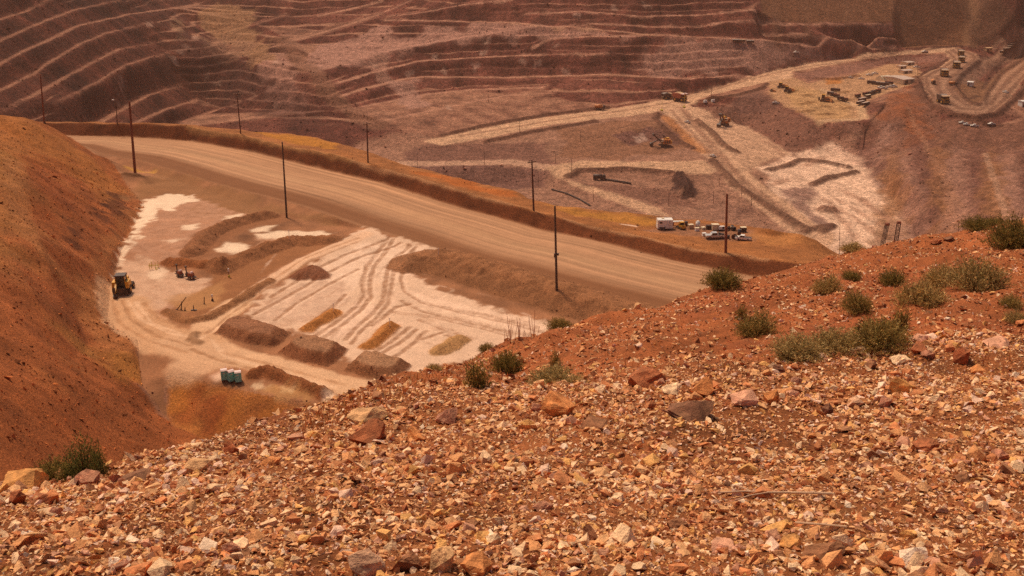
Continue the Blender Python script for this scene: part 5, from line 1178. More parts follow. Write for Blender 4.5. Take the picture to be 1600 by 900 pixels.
def gear(kind, px, py, label, rz=0.0, sc=1.0, c='white', layer=mid, cat='equipment'):
    nm = {'tank': 'water_tank', 'crate': 'crate', 'gen': 'generator', 'drum': 'drum', 'rack': 'pipe_rack', 'skid': 'skid_loader', 'roll': 'cable_reel', 'pile': 'pallet_stack', 'tower': 'light_plant'}[kind]
    o = thing(nm, label, {'tank': 'tank', 'crate': 'crate', 'gen': 'generator', 'drum': 'drum', 'rack': 'rack', 'skid': 'loader', 'roll': 'reel', 'pile': 'pallets', 'tower': 'light tower'}[kind], EQ if layer is mid else 'equipment around the far sheds')
    m = MT[c]
    if kind == 'tank':
        MB().box((0, 0, 0.15), (1.3, 1.3, 0.3)).build('skid', MT['dark'], o); MB().cyl((0, 0, 0.3), (0, 0, 1.9), 0.62, n=14).cyl((0, 0, 1.9), (0, 0, 2.1), 0.62, 0.25, n=14).build('vessel', m, o, True); MB().cyl((0, -0.6, 0.5), (0, -0.85, 0.5), 0.09, n=8).build('valve', MT['dark'], o)
    elif kind == 'crate':
        b = MB().box((0, 0, 0.6), (1.4, 1.1, 1.1)).build('box_body', m, o); MB().box((0, 0, 1.2), (1.5, 1.2, 0.12)).build('lid', MT['cream'], o)
        for x in (-0.5, 0.5): MB().box((x, 0, 0.05), (0.15, 1.1, 0.1)).build('runner', MT['wood'], o)
    elif kind == 'gen':
        MB().box((0, 0, 0.3), (2.2, 1.1, 0.2)).build('frame', MT['dark'], o); MB().box((0, 0, 0.95), (2.0, 1.05, 1.1), top=0.92).build('canopy', m, o); MB().box((0.5, -0.54, 1.0), (0.7, 0.05, 0.6)).build('grille', MT['dark'], o); MB().cyl((-0.7, 0, 1.5), (-0.7, 0, 1.9), 0.07, n=8).build('exhaust', MT['dark'], o)
        for y in (-0.55, 0.55): wheel(o, -0.2, y, 0.3, 0.1)
    elif kind == 'drum':
        MB().cyl((0, 0, 0), (0, 0, 1.0), 0.35, n=12).build('barrel', m, o, True); MB().cyl((0, 0, 1.0), (0, 0, 1.05), 0.37, n=12).build('lid', MT['dark'], o)
    elif kind == 'rack':
        for x in (-1.3, 1.3): MB().box((x, 0, 0.6), (0.15, 1.6, 1.2)).build('stand', MT['rust'], o)
        for k in range(5): MB().cyl((-2.0, -0.6 + 0.3 * k, 1.3), (2.0, -0.6 + 0.3 * k, 1.3), 0.13, n=8).build('pipe', MT['white'], o)
    elif kind == 'skid':
        b = MB().box((0, 0, 0.85), (1.3, 2.0, 0.9)).build('body', MT['yellow'], o); MB().box((0, 0.1, 1.6), (1.1, 1.1, 0.9), top=0.85).build('cab', MT['glass'], o); MB().box((0, 0.1, 2.1), (1.2, 1.2, 0.1)).build('roof', MT['yellow'], o); MB().prism([(1.2, 0.1), (1.9, 0.1), (1.6, 0.7), (1.2, 0.8)], -0.85, 0.85).build('bucket', MT['dark'], o)
        for x in (-0.75, 0.75):
            for y in (-0.6, 0.6): wheel(o, x, y, 0.42, 0.3)
            MB().box((x * 0.85, 0.6, 1.5), (0.12, 2.0, 0.16), rx=-0.4).build('lift_arm', MT['yellow'], o)
    elif kind == 'roll':
        for x in (-0.5, 0.5): MB().cyl((x - 0.06, 0, 0.7), (x + 0.06, 0, 0.7), 0.7, n=16).build('flange', MT['wood'], o)
        MB().cyl((-0.45, 0, 0.7), (0.45, 0, 0.7), 0.4, n=12).build('cable', MT['black'], o)
    elif kind == 'pile':
        for k in range(4): MB().box((0.04 * (k % 2), 0, 0.1 + 0.26 * k), (1.3, 1.2, 0.2)).build('pallet', m, o)
    elif kind == 'tower':
        MB().box((0, 0, 0.5), (1.2, 2.0, 0.8), top=0.9).build('base', MT['lime'], o)
        a = MB().cyl((0, 0, 0.9), (0, 0, 9), 0.1, 0.07, n=6).build('mast', MT['lime'], o); MB().box((0, 0, 9.1), (1.4, 0.2, 0.5)).build('lamp_bar', MT['cream'], a)
        for x in (-0.7, 0.7): wheel(o, x, 0, 0.35, 0.2)
    put(o, ground(layer, px, py), rz, sc)
    return o
gear('rack', 1058, 352, 'white pipes on a rusty rack behind the big white trailer', 0.1, 0.9)
gear('skid', 1065, 358, 'yellow skid loader beside the pipe rack', 0.4, 1.0)
gear('drum', 1072, 353, 'dark drum behind the yellow skid loader', 0, 1.3, 'dark')
gear('crate', 1079, 357, 'tan crate between the skid loader and the white tank', 0.3, 1.0, 'tan')
gear('tank', 1090, 356, 'tall white tank in the middle of the equipment row', 0, 1.0, 'white')
gear('crate', 1089, 361, 'low white crate in front of the tall white tank', 0.1, 0.8, 'white')
gear('pile', 1098.5, 359, 'pale pallet stack right beside the tall white tank', 0.5, 0.85, 'cream')
gear('gen', 1107, 358, 'dark generator between the pallets and the cream box', 0.2, 0.8, 'dark')
gear('crate', 1117, 359, 'large cream box in the equipment row', 0.1, 1.35, 'cream')
gear('gen', 1127, 360, 'white generator beside the cream box', 0.1, 0.85, 'white')
gear('roll', 1137, 360, 'dark cable reel behind the reddish pole', 0.4, 0.9)
gear('gen', 1146, 360, 'dark generator with a cream drum on its far side', 0.5, 0.7, 'dark')
gear('drum', 1143.5, 358.5, 'cream drum between the cable reel and the dark generator', 0, 1.2, 'cream')
gear('crate', 1161, 362, 'dark box with a pale lid alone at the end of the row', 0.2, 1.1, 'dark')
gear('drum', 1155, 367, 'dark drum standing in front of the dark box', 0, 1.5, 'dark')
gear('pile', 1100, 368, 'white sheets stacked by the nose of the silver pickup', 0.2, 0.8, 'white')
gear('roll', 1147, 373, 'dark reel beside the near white pickup', 0.9, 0.9)
gear('drum', 1138, 373, 'small dark drum at the foot of the reddish pole', 0, 1.0, 'dark')
gear('drum', 1151, 375, 'white drum beside the dark reel and near white pickup', 0, 1.0, 'white')
gear('tower', 1034, 173, 'yellow light plant on the near side of the pit junction', 0.2, 1.5, layer=pit)
gear('tower', 1069, 168, 'yellow light plant on the island at the pit junction', 0.2, 1.5, layer=pit)
# ---------------------------------------------------------------- pit machines
def haul_truck(bed='dark', cover='tan', load='steel'):
    o = thing('haul_truck', '', 'haul truck', 'haul trucks in the pit')
    MB().box((0, 0, 2.3), (3.4, 11, 1.1)).build('chassis', MT['dark'], o)
    MB().box((0, -4.9, 3.3), (6.4, 1.6, 1.9)).build('grille', MT['dark'], o)
    d = MB().box((0, -4.5, 4.4), (7.4, 3.0, 0.3)).build('deck', MT['yellow'], o)
    c = MB().box((1.9, -4.3, 5.5), (2.0, 2.0, 1.9), top=0.92).build('cab', MT['yellow'], o); MB().box((1.9, -5.33, 5.75), (1.7, 0.08, 1.0)).build('windscreen', MT['glass'], c)
    MB().prism([(-6.2, 6.7), (-6.2, 7.0), (-2.6, 7.3), (5.4, 7.6), (6.3, 7.0), (5.8, 5.4), (4.2, 3.2), (-2.4, 3.2), (-3.1, 6.7)][::-1], -3.9, 3.9).build('dump_bed', MT[bed], o)
    MB().box((0, -4.5, 7.2), (7.9, 3.5, 0.35), rx=0.07).build('canopy', MT[cover], o)
    MB().prism([(-2.4, 7.31), (0.8, 8.2), (3.6, 8.0), (5.2, 7.6)][::-1], -2.9, 2.9).build('load', MT[load], o)
    for x in (-3.1, 3.1):
        wheel(o, x, -3.9, 1.85, 1.4, hub='yellow'); wheel(o, x * 0.93, 3.2, 1.85, 2.2, hub='yellow')
        MB().box((x * 0.95, -5.75, 3.6), (0.5, 0.1, 0.4)).build('headlight', MT['cream'], o)
    MB().box((-2.4, -5.9, 2.4), (0.7, 0.3, 3.6), rx=0.15).build('ladder', MT['yellow'], o)
    MB().box((0, -5.85, 1.9), (5.4, 0.4, 0.7)).build('bumper', MT['yellow'], o)
    return o
ht = placer(haul_truck())
for px, py, rz, sc, lb in ((1502, 97, -0.35, 0.95, 'second haul truck in line, close behind the leading one'), (1501, 87, -0.3, 0.95, 'haul truck at the top of the line below the far bend'), (1494, 106, -0.3, 1.05, 'third haul truck in the line descending the far road'), (1475, 119, -0.25, 1.1, 'fourth haul truck in the line, lowest of the close group'), (1473, 161, 0.1, 1.15, 'haul truck alone by the inner berm of the far hairpin'), (1042, 155, 1.9, 0.95, 'dark haul truck waiting at the edge of the pit junction')):
    ht(ground(pit, px, py), rz, lb, sc * 0.88)
o = haul_truck('red', 'pink', 'tan'); o['label'] = 'loaded haul truck with a pale red bed crossing the pit junction'; put(o, ground(pit, 1062, 158), 0.9, 1.1)
def water_truck(label, px, py, rz, sc=1.0, c='dark', tank='orange'):
    o = thing('service_truck', label, 'truck', 'service trucks in the pit')
    MB().box((0, 0, 1.2), (2.2, 8, 0.5)).build('chassis', MT['dark'], o)
    cb = MB().box((0, -3.2, 2.3), (2.5, 1.8, 1.9), top=0.9).build('cab', MT[c], o); MB().box((0, -4.12, 2.6), (2.1, 0.08, 0.8)).build('windscreen', MT['glass'], cb)
    MB().cyl((0, -2.0, 2.5), (0, 3.8, 2.5), 1.25, n=14).build('tank', MT[tank], o, True)
    for x in (-1.1, 1.1):
        for y in (-3, 1.6, 3.0): wheel(o, x, y, 0.65, 0.5)
    return put(o, ground(pit, px, py), rz, sc)
water_truck('small dark service truck between the truck line and the hairpin', 1458, 131, -0.2, 1.2)
water_truck('dark service truck parked at the inner end of the far road', 1489, 133, 0.9, 1.0)
water_truck('dark truck on the upper pit road near the wall', 937, 171, 1.5, 1.3)
water_truck('black truck at the end of the pipe on the hairpin island', 936, 281, 1.6, 1.25, 'black', 'dark')
def dozer(label, px, py, rz, sc):
    o = thing('bulldozer', label, 'bulldozer', 'yellow dozers on the sandy platform')
    for x in (-1.5, 1.5):
        t = MB().prism([(-2.6, 0.5), (-2.2, 0.0), (2.2, 0.0), (2.6, 0.5), (2.2, 1.1), (-2.0, 1.5)], x - 0.35, x + 0.35).build('track', MT['dark'], o)
    b = MB().box((0, -0.9, 1.7), (1.7, 3.0, 1.3), top=0.9).build('hood', MT['orange'], o); MB().cyl((0.4, -1.2, 2.3), (0.4, -1.2, 3.2), 0.12, n=8).build('exhaust', MT['dark'], b)
    c = MB().box((0, 1.1, 2.6), (1.8, 1.7, 1.9), top=0.92).build('cab', MT['glass'], o); MB().box((0, 1.1, 3.62), (2.0, 1.9, 0.16)).build('roof', MT['yellow'], c)
    MB().prism([(-4.0, 0.05), (-3.6, 0.0), (-3.5, 0.8), (-3.7, 1.7), (-3.95, 1.7), (-3.75, 0.8)], -2.4, 2.4).build('blade', MT['orange'], o)
    for x in (-1.95, 1.95): MB().box((x, -2.2, 0.75), (0.25, 3.2, 0.35)).build('push_arm', MT['orange'], o)
    MB().box((0, 3.2, 1.1), (0.4, 0.9, 1.7)).build('ripper', MT['dark'], o)
    return put(o, ground(pit, px, py), rz, sc)
dozer('tan dozer at the uphill end of the sandy platform, blade turned away', 1221, 137, 2.2, 1.5)
dozer('tan dozer following closely behind another on the sandy platform', 1231, 143, 2.2, 1.5)
dozer('dark orange dozer alone in the middle of the sandy platform', 1289, 158, 1.2, 1.8)
dozer('rusty dozer beside the rough ground at the platform entrance', 1207, 143, 1.0, 0.8)
def shovel():
    o = thing('electric_shovel', '', 'mining shovel', 'electric rope shovels in the pit')
    for x in (-3.2, 3.2): MB().prism([(-5, 0.9), (-4.3, 0.0), (4.3, 0.0), (5, 0.9), (4.3, 1.9), (-4.3, 1.9)], x - 1.0, x + 1.0).build('crawler_track', MT['dark'], o)
    MB().cyl((0, 0, 1.5), (0, 0, 2.6), 3.0, n=16).build('turntable', MT['dark'], o)
    h = MB().box((0, 2.6, 5.1), (8.4, 9.0, 4.8), top=0.96).build('machinery_house', MT['orange'], o)
    MB().box((-1.2, 4.2, 8.1), (3.6, 4.6, 1.6), top=0.9).build('roof_house', MT['yellow'], h)
    for x in (-4.22, 4.22):
        for y in (0.4, 2.8, 5.2): MB().box((x, y, 5.0), (0.1, 1.4, 2.2)).build('louvre', MT['dark'], h)
    c = MB().box((3.2, -2.8, 6.8), (2.2, 2.6, 2.8), top=0.94).build('cab', MT['cream'], o); MB().box((3.2, -4.13, 7.1), (1.9, 0.08, 1.5)).build('windscreen', MT['glass'], c)
    MB().box((0, 7.6, 4.4), (8.0, 1.4, 3.2)).build('counterweight', MT['yellow'], o)
    for x in (-1.2, 1.2): MB().box((x, -7.2, 8.4), (0.7, 14.5, 1.1), rx=-0.72).build('boom', MT['dark'], o)
    MB().cyl((-1.6, -12.4, 13.2), (1.6, -12.4, 13.2), 1.3, n=16).build('boom_sheave', MT['dark'], o)
    for x in (-1.4, 1.4): MB().cyl((x, 0.5, 7.4), (x, -1.5, 12.4), 0.3, n=8).cyl((x, 4.0, 7.4), (x, -1.5, 12.4), 0.22, n=8).build('gantry', MT['dark'], o)
    for x in (-1.0, 1.0): MB().cyl((x, -1.5, 12.4), (x, -12.2, 13.4), 0.12, n=6).build('suspension_rope', MT['dark'], o)
    MB().box((0, -9.6, 6.0), (1.4, 10.5, 0.9), rx=0.42).build('dipper_stick', MT['dark'], o)
    b = MB().prism([(-16.2, 1.2), (-13.4, 0.6), (-12.6, 3.4), (-14.6, 4.6), (-16.4, 3.6)], -1.9, 1.9).build('bucket', MT['dark'], o)
    MB().cyl((0, -14.6, 4.4), (0, -12.6, 12.4), 0.14, n=6).build('hoist_rope', MT['dark'], o)
    return o
sh = placer(shovel())
sh(ground(pit, 1131, 196), -0.55, 'orange electric shovel beneath the purple slope, bucket lowered', 0.92); sh(ground(pit, 1037, 228), -1.35, 'yellow electric shovel working at the dark face beneath the junction', 0.8)
def drill(label, px, py, top, lean, rz):
    p = ground(pit, px, py); m = bearing(px, top)[1]; H = m * p[1] - p[2]
    o = thing('drill_rig', label, 'drill rig', 'blast hole drill rigs beyond the ridge'); put(o, p, rz)
    for x in (-1.9, 1.9): MB().prism([(-3.6, 0.6), (-3.0, 0.0), (3.0, 0.0), (3.6, 0.6), (3.0, 1.3), (-3.0, 1.3)], x - 0.45, x + 0.45).build('crawler_track', MT['dark'], o)
    MB().box((0, 0.5, 1.9), (4.6, 9.5, 0.8)).build('deck', MT['dark'], o); MB().box((0, 2.2, 3.4), (3.6, 4.6, 2.2), top=0.94).build('engine_house', MT['rust'], o)
    c = MB().box((-1.2, -3.2, 3.5), (1.9, 1.9, 2.4), top=0.9).build('cab', MT['rust'], o); MB().box((-1.2, -4.18, 3.8), (1.6, 0.08, 1.2)).build('windscreen', MT['glass'], c)
    k = lean; a = MB()
    for x, y in ((-1.15, -0.6), (1.15, -0.6), (1.15, 0.6), (-1.15, 0.6)): a.cyl((x, -4.6 + y, 1.8), (x + k, -4.6 + y, H), 0.2, n=6)
    ms = a.build('mast', MT['dark'], o)
    nb = 8
    for j in range(nb):
        z0, z1 = 2 + (H - 2) * j / nb, 2 + (H - 2) * (j + 1) / nb; f0, f1 = (z0 - 1.8) / (H - 1.8) * k, (z1 - 1.8) / (H - 1.8) * k
        s_ = 1 if j % 2 else -1
        MB().cyl((-1.15 * s_ + f0, -5.2, z0), (1.15 * s_ + f1, -5.2, z1), 0.11, n=5).cyl((-1.15 * s_ + f0, -4.0, z0), (1.15 * s_ + f1, -4.0, z1), 0.11, n=5).cyl((-1.15 + f1, -5.2, z1), (1.15 + f1, -5.2, z1), 0.1, n=5).build('lattice_brace', MT['dark'], ms)
    MB().box((k, -4.6, H - 0.8), (2.7, 1.7, 1.8)).build('crown_block', MT['rust'], ms)
    MB().cyl((0.1, -4.6, 1.0), (k * 0.9, -4.6, H * 0.9), 0.2, n=8).build('drill_string', MT['steel'], o)
    return o
drill('rusty lattice drill mast leaning slightly, by the low shrub on the ridge', 1370, 396, 346, 2.0, 0.2); drill('rusty lattice drill mast standing upright, taller of the two', 1394, 394, 343, 0.5, -0.1)
# ---------------------------------------------------------------- sheds and parked trailers far off
def shed(nm, label, px, py, w, d, h, rz, rise, c='cream', roof='roofw', door=True):
    o = thing(nm, label, 'shed', 'sheds on the far pad'); 
    MB().box((0, 0, h / 2), (w, d, h)).build('wall', MT[c], o)
    MB().prism([(-d / 2 - .4, h), (d / 2 + .4, h), (d / 2 + .4, h + .25), (0, h + rise), (-d / 2 - .4, h + .25)], -w / 2 - .4, w / 2 + .4).build('roof', MT[roof], o)
    if door:
        MB().box((-w * 0.2, -d / 2 - 0.06, h * 0.42), (min(4, w * .3), 0.1, h * 0.8)).build('door', MT['dark'], o)
        MB().box((w * 0.25, -d / 2 - 0.06, h * 0.6), (w * 0.2, 0.1, h * 0.25)).build('window', MT['glass'], o)
    return put(o, ground(pit, px, py), rz)
shed('workshop_shed', 'largest shed with a pale roof on the far pad', 1403, 128, 17, 28, 4.5, 0.5, 1.6)
shed('storage_shed', 'pale roofed shed just behind the largest one', 1414, 114, 13, 9, 3, 0.4, 1.0)
shed('storage_shed', 'small pale shed highest up behind the large one', 1418, 101, 12, 10, 3, 0.5, 0.8)
shed('storage_shed', 'pale shed between the highest shed and the road slope', 1408, 107, 9, 7, 3, 0.3, 0.8)
o = thing('canvas_dome', 'pale domed canvas shelter beside the largest shed', 'shelter'); MB().vault(-7, 7, -6, 6, 0.0, 5.0, 10).build('canopy', MT['cream'], o); MB().box((0, -6.0, 1.2), (2.5, 0.3, 2.4)).build('door', MT['dark'], o); put(o, ground(pit, 1381, 125), 0.5)
def van(label, px, py, rz, L=12.0, c='roofw', grp='long trailers parked in rows', sc=1.0):
    o = thing('box_trailer', label, 'trailer', grp)
    b = MB().box((0, 0, 2.4), (2.6, L, 2.7)).build('box_body', MT['dark'], o); MB().box((0, 0, 3.85), (2.7, L + .1, 0.2)).build('roof', MT[c], o)
    MB().box((0, 0, 0.9), (1.2, L * .95, 0.3)).build('frame', MT['dark'], o)
    for x in (-1.0, 1.0):
        for y in (L * .3, L * .42): wheel(o, x, y, 0.5, 0.35)
    return put(o, ground(pit, px, py), rz, sc * 0.85)
for k, (px, py, lb) in enumerate(((1344, 163, 'pale roofed trailer nearest the platform rim, outer one of the pair'), (1352, 165, 'pale roofed trailer lowest in the parked row'), (1347, 158, 'pale roofed trailer second from the lowest'))): van(lb, px, py, -0.85, 14)
for k, (px, py, c, lb) in enumerate(((1356, 153, 'cream', 'cream roofed trailer in the middle of the parked row'), (1360, 148, 'dark', 'dark trailer beside the cream roofed one'), (1365, 146, 'dark', 'dark trailer second from the pad edge'), (1372, 144, 'rust', 'rusty trailer at the end nearest the sheds'), (1340, 152, 'rust', 'rusty trailer standing apart on the sandy side'), (1352, 149, 'rust', 'rusty trailer behind the cream roofed one'))): van(lb, px, py, -0.9, 9, c)
for k, (px, py, c, lb) in enumerate(((1297, 148, 'roofw', 'pale trailer at the head of the diagonal equipment line'), (1302, 150, 'dark', 'dark trailer next in the diagonal equipment line'), (1307, 152, 'rust', 'rusty trailer halfway along the diagonal equipment line'), (1313, 156, 'dark', 'dark trailer low in the diagonal equipment line'), (1320, 158, 'rust', 'rusty trailer at the low end of the diagonal equipment line'), (1305, 143, 'dark', 'long dark trailer above the diagonal equipment line'))): van(lb, px, py, 0.9, 11 if k == 5 else 7, c, 'equipment line on the sandy platform')
for k, (px, py, c, lb) in enumerate(((1361, 131, 'dark', 'dark trailer at the outer end of the row before the dome'), (1368, 132, 'dark', 'dark trailer second in the row before the dome'), (1375, 133, 'roofw', 'pale trailer third in the row before the dome'), (1382, 134, 'dark', 'dark trailer fourth in the row before the dome'), (1389, 132, 'rust', 'rusty trailer closest to the large shed wall'))): van(lb, px, py, 1.2, 10, c, 'trailers in the row before the dome')
for px, py, lb in ((1377, 138, 'white car parked before the trailer row, outer one'), (1381, 139, 'white car parked before the trailer row, inner one'), (1391, 137, 'white car parked in front of the large shed'), (1396, 136, 'white car at the corner of the large shed'), (1412, 130, 'white car on the far side of the large shed'), (1432, 106, 'white car alone on the bank above the sheds')): pk_w(ground(pit, px, py), 1.1, lb, 1.4, 0, WG)
for k, (px, py, lb) in enumerate(((1568, 83, 'pale roofed trailer lowest in the row on the far valley road'), (1573, 79, 'pale roofed trailer second in the row on the far valley road'), (1578, 75.5, 'pale roofed trailer third in the row on the far valley road'), (1583, 72, 'pale roofed trailer farthest up the valley road'))): van(lb, px, py, -1.0, 15, 'roofw', 'trailers on the far valley road', 1.0)
for k, (px, py, lb) in enumerate(((1150, 66, 'white trailer at the outer end of the wall bench'), (1158, 66.5, 'cream trailer between two white ones on the wall bench'), (1172, 67.5, 'long white trailer on the wall bench'))): van(lb, px, py, 1.55, 10, 'white' if k != 1 else 'cream', 'white trailers on the wall bench')
for px, py, lb in ((1102, 160, 'white concrete block at the foot of the thin mast, outer side'), (1114, 159, 'white concrete block at the foot of the thin mast, inner side')):
    o = thing('concrete_block', lb, 'block', 'white blocks by the mast'); MB().box((0, 0, 1.2), (3.2, 3.0, 2.4), top=0.9).build('block_body', MT['white'], o); MB().cyl((0, -.4, 2.4), (0, .4, 2.4), 0.25, n=6).build('lifting_eye', MT['rust'], o); put(o, ground(pit, px, py), 0.3)
shed('white_hut', 'white hut at the edge of the wall under the far hairpin', 1599, 166, 8, 6, 5, 0.2, 0.8, 'white', 'white')
shed('white_hut', 'small white hut inside the far hairpin', 1516, 134, 5, 8, 4, -0.6, 0.6, 'white', 'white')
shed('white_hut', 'tan hut at the valley mouth above the far road', 1543, 80, 8, 6, 4, 0.2, 0.8, 'tan', 'tan')
def pipeline(label, pts, r, layer, c='black'):
    o = thing('pipeline', label, 'pipe'); P = [ground(layer, *p) for p in pts]
    q = P[0]; put(o, q)
    for a, b in zip(P[:-1], P[1:]): MB().cyl((a[0] - q[0], a[1] - q[1], a[2] - q[2] + r), (b[0] - q[0], b[1] - q[1], b[2] - q[2] + r), r, n=8).build('pipe_length', MT[c], o)
    for a in P[1:-1]: MB().box((a[0] - q[0], a[1] - q[1], a[2] - q[2] + r * 0.5), (r * 3.2, r * 3.2, r * 1.2)).build('support', MT['dark'], o)
pipeline('black pipe along the bench inside the hairpin', [(938, 280), (950, 282), (962, 284), (975, 286), (986, 288)], 0.8, pit)
pipeline('dark pipe running down behind the berm from the low bench', [(862, 297), (885, 303), (905, 312), (922, 322)], 0.6, pit)
# ================================================================ boulders and stones one can point at
def big_rock_mesh(seed, npts=20, squash=(1, 0.8, 0.6), cuts=2, amp=0.10):
    V, Fc = hull(npts, seed, squash)
    bm = bmesh.new(); vs_ = [bm.verts.new(v) for v in V]
    for f in Fc: bm.faces.new([vs_[i] for i in f])
    bmesh.ops.recalc_face_normals(bm, faces=bm.faces)
    if cuts: bmesh.ops.subdivide_edges(bm, edges=bm.edges, cuts=cuts, use_grid_fill=True)
    bm.normal_update()
    P = np.array([v.co[:] for v in bm.verts]); Nn = np.array([v.normal[:] for v in bm.verts])
    if cuts: P = P + Nn * (amp * (fbm(P[:, 0] * 3 + P[:, 2] * 2 + seed, P[:, 1] * 3 - P[:, 2] * 2, 3, seed % 50)))[:, None]
    bmesh.ops.triangulate(bm, faces=bm.faces); bm.verts.index_update()
    F3 = np.array([[v.index for v in f.verts] for f in bm.faces]); bm.free()
    c = 1 + 0.5 * fbm(P[:, 0] * 2 + seed, P[:, 1] * 2 + P[:, 2] * 3, 3, 7)
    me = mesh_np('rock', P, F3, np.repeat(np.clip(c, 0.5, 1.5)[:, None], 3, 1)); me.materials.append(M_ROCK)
    return me
BIG = [big_rock_mesh(300 + i, 14 + i % 3 * 3, (1, random.uniform(0.7, 1), random.uniform(0.6, 0.9))) for i in range(9)]
FLATR = [big_rock_mesh(340 + i, 14, (1, random.uniform(0.7, 0.95), random.uniform(0.28, 0.42))) for i in range(5)]
MID_R = [big_rock_mesh(360 + i, 12, (1, random.uniform(0.65, 1), random.uniform(0.45, 0.75)), 1, 0.04) for i in range(12)]
TONE = {'orange': (204, 124, 66), 'rust': (160, 82, 46), 'mauve': (168, 108, 82), 'tan': (212, 158, 108), 'cream': (232, 190, 146), 'dark': (112, 68, 50), 'pink': (214, 150, 118), 'brown': (132, 80, 52), 'grey': (190, 142, 110), 'ochre': (202, 136, 72)}
def rock(me, px, py, w, h, c, label, rz=None, group=None, cat='rock', name='rock'):
    """px, py: its middle in the photograph; w, h: its outline there in pixels"""
    b = fore.hit(px, py + h * 0.40)
    dep = b[1] * CP - b[2] * SP
    o = bpy.data.objects.new(name, me); COL.objects.link(o)
    sx = w / FPX * dep / 2 * 1.18
    zs = max(v.co.z for v in me.vertices) - min(v.co.z for v in me.vertices)
    sz = h / FPX * dep * 1.2 / zs
    sz = min(max(sz, 0.45 * sx), 1.5 * sx)
    o.scale = (sx * 1.05, sx * 1.0, sz)
    o.rotation_euler = (random.uniform(-.15, .15), random.uniform(-.15, .15), random.uniform(-0.7, 0.7) if rz is None else rz)
    z = float(fore.z_at(b[0], b[1] + sx * 0.4))
    o.location = (b[0], b[1] + sx * 0.4, z + sz * zs * 0.26)
    k = random.uniform(0.92, 1.08); o.color = (*(lin(TONE[c]) * k * 1.15), 1)
    return tag(o, label, cat, group)
